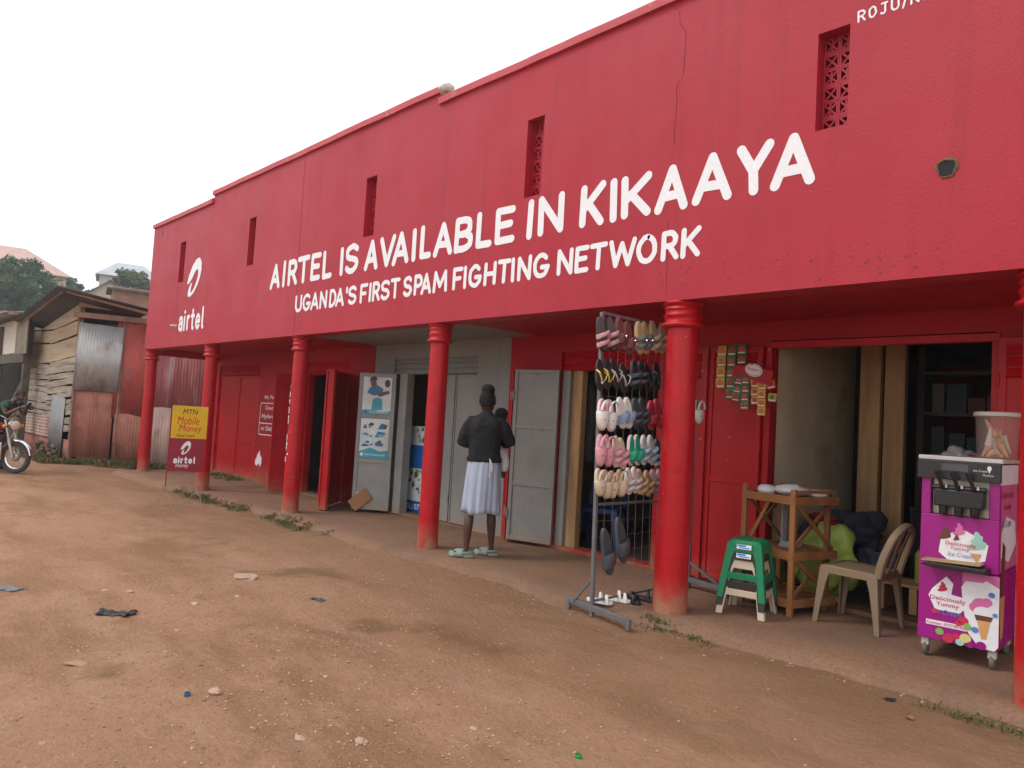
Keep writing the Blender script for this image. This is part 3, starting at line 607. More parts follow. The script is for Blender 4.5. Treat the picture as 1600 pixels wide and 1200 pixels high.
adopt(mb.build('poster', PM, fix=False), lf)
mb = MB(); mb.box(0, .42, 0, .56, 0, .003, on_leaf(.79, .016) @ Matrix.Translation((.06, 0, 0))); F = on_leaf(.79, .020) @ Matrix.Translation((.06, 0, 0))
rnd = random.Random(4)
for cx, cz, cc in ((.1, .46, 3), (.3, .46, 3), (.1, .33, 2), (.3, .33, 2), (.12, .2, 1), (.3, .21, 3)):
    for k in range(7):
        mb.cur = cc if k % 3 else 1; x, z = cx + rnd.uniform(-.06, .06), cz + rnd.uniform(-.03, .03); a_ = rnd.uniform(.012, .05); mb.flat([(x - a_, z - a_ * .4), (x + a_ * .8, z - a_ * .5), (x + a_, z + a_ * .3), (x - a_ * .2, z + a_ * .6)], F, .0003 * (k + 1))
mb.cur = 2; mb.flat([(0, 0), (.42, 0), (.42, .12), (.3, .1), (.16, .15), (0, .09)], F, .0028); mb.cur = 5; mb.ell(.04, .05, .024, .024, F, .0034, 14); text(mb, 'PAX Memorial', .085, .035, .29, .03, F, .0034)
adopt(mb.build('poster', PM, fix=False), lf)
mb = MB(); F = on_leaf(.1, .016) @ Matrix.Translation((.06, 0, 0)); mb.box(.0, .15, 0, .2, 0, .003, F); mb.cur = 1
for k in range(5): mb.ell(.04 + .02 * k, .05 + .018 * (k % 3), .022, .02, F, .0034 + .0003 * k, 10)
adopt(mb.build('poster', PM, fix=False), lf)
mb = MB(); mb.box(-8.70, -8.52, WY - .03, WY + .1, .04, 2.01); mb.build('door_jamb', M_GREYDOOR, B, bevel=.006)
for a_, b_ in ((-8.02, -7.51), (-7.49, -7.07)): door_leaf((b_, WY + .03), (a_, WY + .03), .07, 2.0, M_GREY, (), fw=.02, t=.032)
# grey folded leaves of the third shop
door_leaf((-6.14, 1.19), (-5.60, 1.36), .08, 2.03, M_GREYDOOR, (.70, 1.35), fw=.045)
door_leaf((-6.30, 1.33), (-6.17, 1.20), .08, 2.03, M_GREYDOOR, (.70, 1.35), fw=.035)
mb = MB(); mb.bar((-6.16, 1.175, .07), (-6.16, 1.175, 2.03), .022); mb.build('door_edge', M_DOORRED, B)
mb = MB(); mb.box(-5.60, -5.49, WY + .01, WY + .14, .06, 2.03); mb.build('door_jamb', M_GREYDOOR, B, bevel=.005)
mb = MB(); mb.box(-5.48, -5.34, WY + .05, WY + .14, .06, 2.03); mb.build('timber_post', M_WOOD2, B, bevel=.006)
# red leaves folded back beside the open shop
door_leaf((-3.96, 1.355), (-3.73, 1.36), .09, 2.22, M_DOORRED, (.98,), fw=.05, louvre_top=.24)
door_leaf((-3.17, 1.365), (-3.70, 1.365), .09, 2.22, M_DOORRED, (.98,), fw=.05, louvre_top=.24)
mb = MB(); mb.bar((-3.715, 1.33, .08), (-3.715, 1.33, 2.22), .03); mb.build('door_edge', M_DOORRED, B)
door_leaf((-1.38, 1.365), (-.92, 1.36), .09, 2.22, M_DOORRED, (.98,), fw=.05, louvre_top=.24)
for x0, x1, z0, z1 in ((D5[0] - .03, D5[1] + .03, 2.20, 2.26), (D5[0] - .04, D5[0] + .02, .06, 2.2), (D5[1] - .02, D5[1] + .04, .06, 2.2)):
    mb = MB(); mb.box(x0, x1, WY - .02, WY + .06, z0, z1); mb.build('door_frame', M_DOORRED, B, bevel=.004)
for x0, x1 in ((-2.80, -2.61), (-2.575, -2.395)):
    mb = MB(); mb.box(x0, x1, 2.58, 2.66, .05, 2.5); mb.build('timber_board', M_WOOD2, B, bevel=.008)
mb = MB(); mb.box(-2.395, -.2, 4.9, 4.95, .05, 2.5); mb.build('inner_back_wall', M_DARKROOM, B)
# ================================================================== things on the veranda
def T_(loc, rz=0.0): return Matrix.Translation(Vector(loc)) @ Matrix.Rotation(rz, 4, 'Z')
# ---- street sign on wire feet
sg = thing('sign_board', 'yellow and maroon mobile money sign on thin wire legs beside the road', 'sign', (-11.07, -.66, -.06))
a0 = Vector((-11.13, -.88, 0)); a1 = Vector((-11.0, -.42, 0)); dx = (a1 - a0).normalized(); SM = frame(a0, dx, (0, 0, 1)); SW = (a1 - a0).length
M_YEL = cm('yellow_sign_paint', (.66, .42, .012), rough=.45, var=.08); M_MAR = cm('maroon_sign_paint', (.27, .012, .028), rough=.45, var=.1); M_BLK = cm('black_lettering', (.02, .02, .02)); M_REDL = cm('red_lettering', (.55, .01, .015)); M_WIRE = cm('rusty_red_rod', (.28, .03, .025), rough=.6); M_WIREG = cm('bare_wire', (.3, .26, .22), rough=.5)
mb = MB(); mb.box(0, SW, .42, 1.36, -.006, .006, SM); pn = mb.build('sign_panel', M_MAR, sg, bevel=.002)
mb = MB(); mb.box(.008, SW + .012, .90, 1.375, .004, .011, SM); yp = mb.build('sign_plate', M_YEL, sg, bevel=.003)
mb = MB(); text(mb, 'MTN', .15, 1.255, .19, .075, SM, .013, .0, .15); mb.cur = 1; text(mb, 'Mobile', .085, 1.105, .29, .115, SM, .013, .0, .1); text(mb, 'Money', .11, .975, .30, .125, SM, .0134, .0, .1)
mb.cur = 0; text(mb, 'Easy Load', .09, .915, .23, .05, SM, .013, .0, .1); adopt(mb.build('lettering', [M_BLK, M_REDL], fix=False), yp)
mb = MB()
for ch, (x0, x1) in zip('airtel', [(.065, .125), (.13, .152), (.165, .21), (.212, .262), (.268, .325), (.333, .37)]): letter(mb, ch, x0, x1, .535, .61, .02, SM, .009, .001)
text(mb, 'money', .10, .465, .17, .055, SM, .009, .004, .1); adopt(mb.build('lettering', M_PAINT, fix=False), pn)
mb = MB(); swoosh(mb, SM, .155, .665, .135, .2, .009); adopt(fill_fix(mb.build('painted_logo', M_PAINT, fix=False)), pn)
for x, m_, z1 in ((-.006, M_WIRE, 1.34), (SW - .07, M_WIREG, .45)):
    mb = MB(); gz = ground_z(-11.07, -.66); mb.tube([SM @ Vector((x, z1, -.004)), SM @ Vector((x, .12, -.004))], .008 if z1 > 1 else .005, 8); pl = mb.build('leg', m_, sg, smooth=True)
    for s_ in (-1, 1):
        mb = MB(); mb.tube([SM @ Vector((x, .2, 0)), SM @ Vector((x + .012 * s_, .11, s_ * .02)), SM @ Vector((x + .05 * s_, .07, s_ * .08)), SM @ Vector((x + .085 * s_, gz, s_ * .13))], .005, 6); adopt(mb.build('wire_foot', M_WIREG, smooth=True), pl)
# ---- slipper rack
rk = thing('display_rack', 'grey steel mesh rack hung with sandals and clogs beside a red column', 'rack', (-3.58, .3, 0))
RX = -3.6; F0, F1 = Vector((RX, -.30, 0)), Vector((RX, 1.0, 0)); LEAN = -.06
def rp(y, z): return Vector((RX, y + LEAN * (z / 2.3), z))
g0, g1 = ground_z(RX, -.4) + .005, floor_z(RX) + .005
for y, zb, fx0, fx1 in ((-.32, g0, -.27, .40), (1.0, g1, -.3, .42)):
    mb = MB(); mb.bar(rp(y, zb), rp(y, 2.30), .028); mb.build('post', M_GMETAL, rk, bevel=.003)
    mb = MB(); mb.bar((RX + fx0, y + .03, zb + .075), (RX + fx1, y - .05, zb + .055), .03, .045); 
    for q in (fx0 + .01, fx1 - .02): mb.bar((RX + q, y + (.03 if q < 0 else -.05), zb + .05), (RX + q, y + (.03 if q < 0 else -.05), zb), .03)
    mb.build('foot', M_GMETAL, rk, bevel=.004)
    mb = MB(); mb.bar((RX + (-.2 if y < 0 else .3), y + .01, zb + .07), rp(y, .28), .018); mb.build('brace', M_GMETAL, rk)
for z, r_ in ((2.295, .022), (.83, .016), (.10, .016)):
    mb = MB(); mb.bar(rp(-.31, z), rp(.99, z), r_); mb.build('crossbar', M_GMETAL, rk)
for z, r_ in ((.10 + .07, .001),): pass
mb = MB()
yy = [-.31 + .1 * i for i in range(1, 13)]; zz = [.22 + .12 * i for i in range(0, 18)]
for y in yy: mb.tube([rp(y, .10), rp(y, 2.29)], .0014, 5)
for z in zz: mb.tube([rp(-.31, z) + Vector((.004, 0, 0)), rp(.99, z) + Vector((.004, 0, 0))], .0014, 5)
o = mb.build('wire_mesh', cm('thin_wire', (.17, .165, .165), rough=.5), rk, smooth=True)
# ---- footwear: local x = width, y = length (toe at -y hangs down), z = out of the rack
def sole_ring(L, W_, z, inset=0.0, n=22):
    P = []
    for i in range(n):
        t = 2 * math.pi * i / n; u = -math.cos(t); s_ = math.sin(t)      # u -1 toe .. 1 heel
        wd = W_ * (.5 + .5 * (-u) * .13 - .07 * math.exp(-((u - .15) / .35) ** 2) + .02)
        P.append(Vector((s_ * (wd - inset) * (1 - .08 * abs(u) ** 3), u * (L / 2 - inset), z)))
    return P
SHOE_N = [0]
def footwear(kind, loc, Mr, c_sole, c_strap, label, L=.25, W_=.1, c_in=None, group='footwear hung on the wire rack'):
    """Mr rotates local axes to the hanging pose"""
    M = Matrix.Translation(Vector(loc)) @ Mr
    r = thing({'clog': 'clog', 'slide': 'slide_sandal', 'thong': 'flip_flop'}[kind], label, {'clog': 'clog', 'slide': 'sandal', 'thong': 'flip-flop'}[kind], loc, group)
    c_in = c_in or c_sole
    def X(ps): return [M @ p for p in ps]
    mb = MB(); h = .028 if kind != 'thong' else .018
    mb.loft([X(sole_ring(L, W_, 0, .008)), X(sole_ring(L, W_, .005)), X(sole_ring(L, W_, h - .004)), X(sole_ring(L, W_, h, .004))]); mb.build('sole', c_sole, r, smooth=True, angle=50)
    mb = MB(); mb.loft([X(sole_ring(L, W_, h - .001, .006)), X(sole_ring(L, W_, h + .002, .009))]); mb.build('footbed', c_in, r, smooth=True)
    if kind == 'thong':
        mb = MB(); toe = Vector((0, -L * .27, h + .004))
        for s_ in (-1, 1): mb.tube(X([toe, Vector((s_ * W_ * .2, -L * .16, h + .028)), Vector((s_ * W_ * .42, L * .02, h + .03)), Vector((s_ * W_ * .43, L * .13, h))]), [.005, .007, .008, .007], 7, flat=.6)
        mb.build('strap', c_strap, r, smooth=True)
        mb = MB(); mb.blob(M @ toe + (M.to_3x3() @ Vector((0, 0, .014))), .011, 7, 5, .3); mb.build('flower_stud', M_CHROME, r, smooth=True)
    elif kind == 'slide':
        SHOE_N[0] += 1; bands = ((-.30, -.22, -.10, -.02),) if (c_strap in (K_mar, K_blue, K_green, K_red) or L > .3) else ((-.33, -.30, -.23, -.20), (-.10, -.07, .0, .03))
        for band in bands:
          mb = MB(); rings = []
          for y in band:
            wd = W_ * (.52 + .03 * (y < -.15)); hh = .045 + (.008 if y in band[1:3] else 0) - (.012 if y < -.18 else 0); O = []
            for q, off in ((1, 0), (-1, -.006)):
                rng_ = range(9) if q == 1 else range(8, -1, -1)
                for i in rng_:
                    t = math.pi * i / 8; O.append(Vector((math.cos(t) * (wd + off), y * L + .02 * math.cos(t), .006 + (h + hh + off) * math.sin(t) ** .75)))
            rings.append(X(O))
          mb.loft(rings); mb.build('strap', c_strap, r, smooth=True, angle=60)
        if c_strap in (K_gg, K_mar):
          mb = MB(); mb.lathe([(.002, h + .052), (.014, h + .056), (.012, h + .064)], 10, M=M @ Matrix.Translation((0, -.16 * L, .004))); mb.build('buckle', M_CHROME, r, smooth=True)
    else:
        mb = MB(); rings = []
        for k in range(8):
            u = k / 7; y = -L * .495 + u * L * .55; full = math.sin(min(1, .18 + u * 1.1) * math.pi / 2); wd = (W_ * .56) * (full if u < .75 else 1.0); hh = .054 * (full ** .6) + .01 * u
            rings.append(X([Vector((math.cos(math.pi * i / 10) * wd, y, .008 + hh * math.sin(math.pi * i / 10) ** .8)) for i in range(11)]))
        n = 11; mb.add([p for q in rings for p in q], [(i * n + j, i * n + j + 1, (i + 1) * n + j + 1, (i + 1) * n + j) for i in range(7) for j in range(n - 1)])
        o = mb.build('upper', c_strap, r, smooth=True, angle=180); sm = o.modifiers.new('thick', 'SOLIDIFY'); sm.thickness = .006
        mb = MB(); mb.tube(X([Vector((math.cos(R(a_)) * W_ * .52, L * (.06 + .34 * math.sin(R(a_))), h + .03 + .018 * math.sin(R(a_)))) for a_ in range(0, 181, 15)]), .006, 6, flat=1.8); mb.build('heel_strap', c_strap, r, smooth=True)
        mb = MB()
        for sx, sy in ((-.02, -.2), (.02, -.2), (0, -.14), (-.022, -.08), (.024, -.08), (0, -.27)):
            zz_ = .008 + .057 * math.sqrt(max(0, 1 - (sx / (W_ * .56)) ** 2)) * (.93 if sy > -.25 else .8); mb.lathe([(.0055, zz_ - .004), (.0055, zz_ + .003)], 8, M=M @ Matrix.Translation((sx, sy * L, .002)))
        mb.build('vent_holes', M_BLACKPL, r)['kind'] = 'stuff'
    return r
def colr(n_, c, r_=.5): return cm('rubber_' + n_, c, rough=r_, var=.06)
K_blk = colr('black', (.02, .02, .022)); K_dg = colr('dark_grey', (.055, .06, .068)); K_pink = colr('pink', (.62, .27, .33)); K_lp = colr('pale_pink', (.68, .5, .48)); K_wh = colr('white', (.66, .64, .6)); K_cream = colr('cream', (.56, .46, .33)); K_tan = colr('tan', (.50, .33, .18)); K_mar = colr('maroon', (.16, .05, .05)); K_gg = colr('grey_green', (.12, .14, .14)); K_blue = colr('grey_blue', (.22, .28, .42)); K_red = colr('red', (.5, .03, .06)); K_green = colr('green', (.02, .33, .2)); K_lb = colr('light_blue', (.38, .52, .62)); K_mauve = colr('mauve', (.35, .2, .27)); K_yel = colr('yellow', (.6, .42, .1)); K_sil = colr('silver', (.5, .46, .45), .3); K_glit = mat('pink_glitter', (.50, .24, .24), .3, .6, var=.6, vs=160); K_brown = colr('brown', (.22, .1, .05))
K_insole = colr('dark_insole', (.10, .085, .075))
def hang(y, z, kind, cs, ct, label, ci=None, L=.25, W_=.1, tilt=0.0):
    # toe down, footbed facing +X (towards the open side of the veranda), a little upward
    Mr = Matrix(((0, 0, 1), (1, 0, 0), (0, 1, 0))).to_4x4() @ Matrix.Rotation(R(tilt), 4, 'Z') @ Matrix.Rotation(R(-10), 4, 'X')
    footwear(kind, (RX + .028, y, z), Mr, cs, ct, label, L, W_, ci)
TOP, SEC, THR, FOU, LOW = 'on the top row of the rack', 'on the second row of the rack', 'on the middle row of the rack', 'on the fourth row of the rack', 'on the lowest row of the rack'
for ys, z, kind, cs, ct, lab, ci in [
    ((-.45, -.34), 2.13, 'slide', K_blk, K_glit, 'pink glitter slide sandal with dark footbed ' + TOP, K_insole), ((-.22, -.11), 2.15, 'slide', K_mar, K_mar, 'maroon slide sandal with buckled strap ' + TOP, K_mar),
    ((.03, .12), 2.16, 'slide', K_tan, K_gg, 'tan sandal with grey green straps ' + TOP, K_tan), ((.24, .335), 2.18, 'slide', K_tan, K_cream, 'beige sandal with pale straps ' + TOP, K_cream),
    ((-.43, -.35), 1.82, 'thong', K_blk, K_yel, 'black flip-flop with yellow strap ' + SEC, K_blk), ((-.25, -.14), 1.83, 'thong', K_blk, K_sil, 'black flip-flop with silver strap ' + SEC, K_blk),
    ((-.01, .08), 1.85, 'slide', K_blk, K_dg, 'plain black closed sandal ' + SEC, K_blk), ((.18, .30), 1.86, 'thong', K_blk, K_dg, 'all black flip-flop ' + SEC, K_blk),
    ((-.4, -.28), 1.53, 'clog', K_lp, K_wh, 'white and pink foam clog ' + THR, K_pink), ((-.165, -.06), 1.55, 'slide', K_wh, K_blue, 'grey blue slide sandal ' + THR, K_wh),
    ((.04, .13), 1.55, 'slide', K_dg, K_dg, 'dark grey strappy sandal ' + THR, K_dg), ((.25, .345), 1.56, 'slide', K_red, K_red, 'bright red slide sandal ' + THR, K_red),
    ((-.4, -.31), 1.24, 'clog', K_pink, K_pink, 'pink foam clog ' + FOU, K_lp), ((-.21, -.115), 1.24, 'slide', K_cream, K_pink, 'cream sandal with pink strap ' + FOU, K_cream),
    ((-.01, .085), 1.245, 'slide', K_lp, K_green, 'white sandal with green strap ' + FOU, K_green), ((.17, .26), 1.25, 'slide', K_wh, K_lb, 'white sandal with pale blue strap ' + FOU, K_wh), ((.36,), 1.25, 'slide', K_dg, K_lb, 'dark sandal with pale blue strap ' + FOU, K_dg),
    ((-.385, -.3), 1.0, 'clog', K_cream, K_cream, 'cream foam clog ' + LOW, K_cream), ((-.215, -.13), 1.0, 'clog', K_tan, K_cream, 'tan soled foam clog ' + LOW, K_tan),
    ((-.03, .06), 1.01, 'slide', K_wh, K_sil, 'white sandal with silver strap ' + LOW, K_lp), ((.15, .235), 1.0, 'slide', K_tan, K_tan, 'tan sandal with tan strap ' + LOW, K_tan), ((.33, .415), 1.0, 'slide', K_mauve, K_mauve, 'mauve sandal with pale footbed ' + LOW, K_lp)]:
    for y in ys: hang(y + .015 + random.uniform(-.012, .012), z - .005 + random.uniform(-.018, .012), kind, cs, ct, lab, ci, L=.275 if z > 2 else (.215 if z < 1.1 else .25), W_=.108 if z > 1.4 else .09, tilt=random.uniform(-9, 9))
hang(.95, 1.6, 'clog', K_cream, K_wh, 'white and green clog alone at the far post of the rack', K_green, L=.22, W_=.09)
# big display pair and the shoes on the floor under the rack
for y, z in ((-.23, .47), (-.06, .545)): hang(y, z, 'slide', K_dg, K_dg, 'large dark grey slide sandal leaning low on the rack', K_dg, L=.36, W_=.125, tilt=5)
fz = floor_z(-3.7)
for i, (x, y) in enumerate(((-3.66, -.16), (-3.62, .02))): footwear('slide', (x, y, fz + .002), Matrix.Rotation(R(105), 4, 'Z'), K_wh, K_wh, 'white sandal on the floor under the rack', .22, .085, K_wh, 'shoes on the floor under the rack')
for i, (x, y) in enumerate(((-3.55, .1), (-3.5, .24))): footwear('slide', (x, y, fz + .002), Matrix.Rotation(R(70 + 25 * i), 4, 'Z'), K_blk, K_blk, 'black strappy sandal on the floor under the rack', .23, .085, K_blk, 'shoes on the floor under the rack')
# ---- stack of stools
def stool(x, y, z0, rz, m_, label, group):
    t = thing('plastic_stool', label, 'stool', (x, y, z0), group); M = T_((x, y, z0), rz); H = .445
    tw, bw = .125, .185
    def corner(sx, sy, z): k = bw + (tw - bw) * z / H; return Vector((sx * k, sy * k, z))
    mb = MB(); rings = []
    for zz_, ins in ((H - .095, 0), (H - .035, 0), (H - .012, .002), (H, .02), (H - .004, .05)):
        k = bw + (tw - bw) * zz_ / H - ins; rings.append([M @ Vector((k * math.copysign(abs(math.cos(a_)) ** .35, math.cos(a_)), k * math.copysign(abs(math.sin(a_)) ** .35, math.sin(a_)), zz_)) for a_ in [2 * math.pi * i / 32 for i in range(32)]])
    mb.loft(rings, False); mb.add([p for p in rings[-1]], [tuple(range(32))]); mb.build('seat', m_, t, smooth=True, angle=60)
    for sx in (-1, 1):
        for sy in (-1, 1):
            mb = MB(); rr = []
            for zz_, wl in ((0, .05), (.16, .052), (.30, .056), (.375, .075), (.42, .11)):
                c_ = corner(sx, sy, zz_); rr.append([M @ q for q in (c_, c_ - Vector((sx * wl, 0, 0)), c_ - Vector((sx * wl, sy * .012, 0)), c_ - Vector((sx * .014, sy * .014, 0)), c_ - Vector((sx * .012, sy * wl, 0)), c_ - Vector((0, sy * wl, 0)))])
            mb.loft(rr); mb.build('leg', m_, t, bevel=.004)
    for a_ in range(4):
        MM = M @ Matrix.Rotation(a_ * math.pi / 2, 4, 'Z'); k = bw + (tw - bw) * .17 / H; mb = MB(); mb.box(-k + .045, k - .045, -k - .002, -k + .01, .145, .195, MM); mb.build('rail', m_, t, bevel=.004)
    return M
ST_X, ST_Y, ST_R = -2.84, .62, R(12); sz = floor_z(-2.84) + .004
K_sg = cm('green_plastic', (.004, .20, .085), rough=.4, var=.06); K_sb = cm('charcoal_plastic', (.03, .027, .028), rough=.45); K_sc = cm('cream_plastic', (.56, .47, .34), rough=.45, var=.08)
for i, (m_, lb) in enumerate(((K_sc, 'cream plastic stool at the bottom of the stool stack'), (K_sb, 'black plastic stool in the middle of the stool stack'), (K_sg, 'green plastic stool on top of the stool stack'))):
    M = stool(ST_X, ST_Y, sz + .062 * i, ST_R, m_, lb, 'stacked plastic stools')
    if i:
        MM = M @ frame((-.05, -.150 if i == 2 else -.152, .375 if i == 2 else .37), (1, 0, 0), (0, .13, 1)); mb = MB(); mb.box(0, .11, 0, .035, 0, .003, MM); mb.cur = 1; mb.rect(.005, .07, .018, .032, MM, .0036); mb.rect(.02, .1, .006, .014, MM, .0036)
        adopt(mb.build('sticker', [M_PAINT, cm('sticker_blue', (.02, .3, .6))], fix=False), [o for o in col.objects if o.name.startswith('plastic_stool')][-1])
# ---- wooden stand
fzt = floor_z(-2.7); wt = thing('wooden_stand', 'orange brown timber stand with two shelves and crossed braces by the stools', 'stand', (-2.85, 1.1, fzt))
cor = {'fl': (-3.07, .96), 'fr': (-2.59, .82), 'bl': (-2.98, 1.42), 'br': (-2.52, 1.28)}
for k, (x, y) in cor.items(): mb = MB(); mb.bar((x, y, fzt), (x, y, fzt + .97), .042); mb.build('leg', M_WOOD, wt, bevel=.004)
dxt = (Vector(cor['fr']) - Vector(cor['fl'])); dyt = (Vector(cor['bl']) - Vector(cor['fl'])); ox = Vector((cor['fl'][0], cor['fl'][1], 0))
MT = Matrix.Translation(ox) @ Matrix.Rotation(math.atan2(dxt.y, dxt.x), 4, 'Z'); LX, LY = dxt.length, dyt.length
for z, nm in ((.10, 'lower_shelf'), (.46, 'shelf'), (.885, 'tabletop')):
    n = 4; par = None
    for i in range(n):
        mb = MB(); mb.box(-.01, LX + .01, LY * i / n + .002 - (.022 if i == 0 else 0), LY * (i + 1) / n - .002 + (.02 if i == n - 1 else 0), fzt + z - .009, fzt + z + .009 + .001 * i, MT); mb.build('plank', M_WOOD, wt, bevel=.002)
    for y in (-.024, LY + .008): mb = MB(); mb.box(-.02, LX + .02, y, y + .016, fzt + z - .035, fzt + z + .03, MT); mb.build('rim', M_WOOD, wt, bevel=.002)
    for x in (-.024, LX + .008): mb = MB(); mb.box(x, x + .016, -.005, LY + .005, fzt + z - .034, fzt + z + .029, MT); mb.build('rim', M_WOOD, wt, bevel=.002)
mb = MB(); mb.box(LX + .004, LX + .02, .02, LY - .02, fzt + .94, fzt + .965, MT); mb.build('rim', M_WOOD, wt); mb = MB(); mb.box(.02, LX - .02, LY - .01, LY + .006, fzt + .94, fzt + .965, MT); mb.build('rim', M_WOOD, wt)
for x in (.005, LX - .005):
    for z0, z1 in ((.12, .44), (.5, .86)):
        mb = MB(); mb.bar(MT @ Vector((x - .02, .02, fzt + z0)), MT @ Vector((x - .02, LY - .02, fzt + z1)), .03, .014, (1, 0, 0)); mb.build('brace', M_WOOD, wt); mb = MB(); mb.bar(MT @ Vector((x + .008, LY - .02, fzt + z0)), MT @ Vector((x + .008, .02, fzt + z1)), .03, .014, (1, 0, 0)); mb.build('brace', M_WOOD, wt)
mb = MB(); mb.bar(MT @ Vector((.02, .03, fzt + .5)), MT @ Vector((.24, .02, fzt + .86)), .026, .014, (0, 1, 0)); mb.build('brace', M_WOOD, wt)
K_poly = cm('white_polythene', (.62, .62, .64), rough=.3, var=.1); tz = fzt + .896
mb = MB(); mb.lathe([(.02, 0), (.062, .004), (.075, .03), (.07, .058), (.05, .075), (.004, .08)], 18, M=MT @ Matrix.Translation((.13, .1, tz))); tag(mb.build('foam_bowl', K_poly, smooth=True), 'white upturned bowl on the wooden stand', 'bowl')
for i, (x, y, r_, lb) in enumerate(((.30, .2, .11, 'clear plastic bag of white goods on the wooden stand'), (.42, .33, .075, 'small knotted white bag at the back of the wooden stand'))):
    mb = MB(); mb.blob(MT @ Vector((x, y, tz + r_ * .42)), r_, 16, 11, .35, 5 + i, (1.35, .9, .45)); tag(mb.build('plastic_bag', K_poly, smooth=True, angle=180), lb, 'bag')
mb = MB(); 
for i in range(4): mb.box(.14 + .005 * i, .24 + .005 * i, .25, .40, fzt + .472 + i * .012, fzt + .482 + i * .012, MT)
for i in range(3): mb.box(.15, .165, .26 + .02 * i, .27 + .02 * i, fzt + .52, fzt + .86, MT)
tag(mb.build('packet_stack', cm('pale_packets', (.33, .36, .36), rough=.5, var=.3, vs=20)), 'pale grey packets stacked on the middle shelf of the wooden stand', 'packets')
# ---- moulded plastic chairs
def chair(x, y, z0, rz, m_, label, sc=1.0):
    t = thing('plastic_chair', label, 'chair', (x, y, z0)); M = T_((x, y, z0), rz) @ Matrix.Scale(sc, 4)      # faces local -y
    mb = MB(); n = 9; top = []
    for i in range(n):
        for j in range(n):
            u, v = -1 + 2 * i / (n - 1), -1 + 2 * j / (n - 1); wd = .215 - .02 * (v + 1) / 2; top.append(M @ Vector((u * wd * (1 - .04 * v * v), v * .21, .435 - .018 * (1 - u * u) * (1 - v * v * .5) - .012 * (v + 1) / 2 - (.012 if v < -.9 else 0))))
    mb.add(top, [(i * n + j, (i + 1) * n + j, (i + 1) * n + j + 1, i * n + j + 1) for i in range(n - 1) for j in range(n - 1)]); o = mb.build('seat', m_, t, smooth=True, angle=180); s_ = o.modifiers.new('thick', 'SOLIDIFY'); s_.thickness = .012; s_.offset = -1
    for (p, q, nm) in (((-.205, -.205), (.205, -.205), 'apron'), ((-.2, .2), (.2, .2), 'apron'), ((-.21, -.2), (-.195, .2), 'apron'), ((.21, -.2), (.195, .2), 'apron')):
        mb = MB(); mb.bar(M @ Vector((p[0], p[1], .40)), M @ Vector((q[0], q[1], .395)), .012, .055); mb.build(nm, m_, t, bevel=.003)
    for sx in (-1, 1):
        for sy in (-1, 1):
            mb = MB(); rr = []
            for z, wl in ((0, .038), (.14, .046), (.3, .062), (.41, .085)):
                k = z / .41; c_ = Vector((sx * (.235 - .022 * k), sy * (.245 - .035 * k) - (0 if sy < 0 else .0), z)); rr.append([M @ v for v in (c_, c_ - Vector((sx * wl, 0, 0)), c_ - Vector((sx * wl, sy * .012, 0)), c_ - Vector((sx * .014, sy * .014, 0)), c_ - Vector((sx * .012, sy * wl, 0)), c_ - Vector((0, sy * wl, 0)))])
            mb.loft(rr); mb.build('leg', m_, t, bevel=.004)
    def bk(u, z): return M @ Vector((u, .205 + .13 * (max(0, z - .42) / .38) ** 1.15, z))
    mb = MB(); P = [bk(.19, .40), bk(.197, .5), bk(.197, .58)] + [bk(.19 * math.cos(R(a_)), .62 + .16 * math.sin(R(a_))) for a_ in range(0, 181, 18)] + [bk(-.197, .58), bk(-.197, .5), bk(-.19, .40)]
    mb.tube(P, .019, 8, flat=1.5); mb.build('back_frame', m_, t, smooth=True)
    for u in (-.105, 0, .105): mb = MB(); mb.tube([bk(u, .42), bk(u, .56), bk(u * .95, .76 - 2.5 * u * u)], .021, 6, flat=.35); mb.build('back_slat', m_, t, smooth=True)
    return t
chair(-2.18, 1.08, floor_z(-2.1), R(-92), cm('beige_plastic', (.235, .17, .105), rough=.5, var=.1), 'beige moulded plastic chair in front of the open shop')
chair(-5.45, 2.05, .05, R(25), cm('blue_plastic', (.012, .03, .16), rough=.45), 'dark blue plastic chair inside the shop doorway behind the sandals', 1.05)
# ---- ice cream machine
IC = thing('ice_cream_machine', 'magenta soft serve ice cream machine on castors beside the red column', 'ice cream machine', (-1.42, .9, floor_z(-1.4)))
u_ = Vector((.437, .022, 0)).normalized(); v_ = Vector((-u_.y, u_.x, 0)); MI = Matrix(((u_.x, v_.x, 0, -1.637), (u_.y, v_.y, 0, .632), (0, 0, 1, 0), (0, 0, 0, 1)))   # local x width, y depth
WI, DI = .442, .60; M_MAG = cm('magenta_panel', (.33, .005, .21), rough=.32, spec=.5, var=.08, vs=4); M_ICW = cm('white_enamel', (.58, .56, .54), rough=.35); M_ICP = cm('pink_print', (.62, .16, .36), rough=.35); M_MINT = cm('mint_print', (.35, .62, .52), rough=.35); M_CHOC = cm('chocolate_print', (.13, .05, .035), rough=.35); M_ICR = cm('berry_red_print', (.55, .03, .09), rough=.35); M_ICC = cm('cone_print', (.62, .33, .12), rough=.35); M_ICG = cm('leaf_print', (.22, .42, .10), rough=.35); M_ICY = cm('lemon_print', (.66, .58, .22), rough=.35); M_ICB = cm('blue_print', (.1, .2, .55), rough=.35); M_STEEL = cm('brushed_steel', (.42, .40, .34), rough=.35, metal=.6, var=.1, vs=5)
mb = MB(); mb.box(0, WI, 0, DI, .175, .64, MI); mb.box(0, WI, .004, DI, .645, .98, MI); mb.box(0, .055, .004, DI, .98, 1.22, MI); mb.box(WI - .06, WI, .004, DI, .98, 1.22, MI); mb.box(.055, WI - .06, .05, DI, .98, 1.22, MI); mb.box(0, WI, .006, DI, 1.22, 1.33, MI)
body = mb.build('cabinet', M_MAG, IC, bevel=.005)
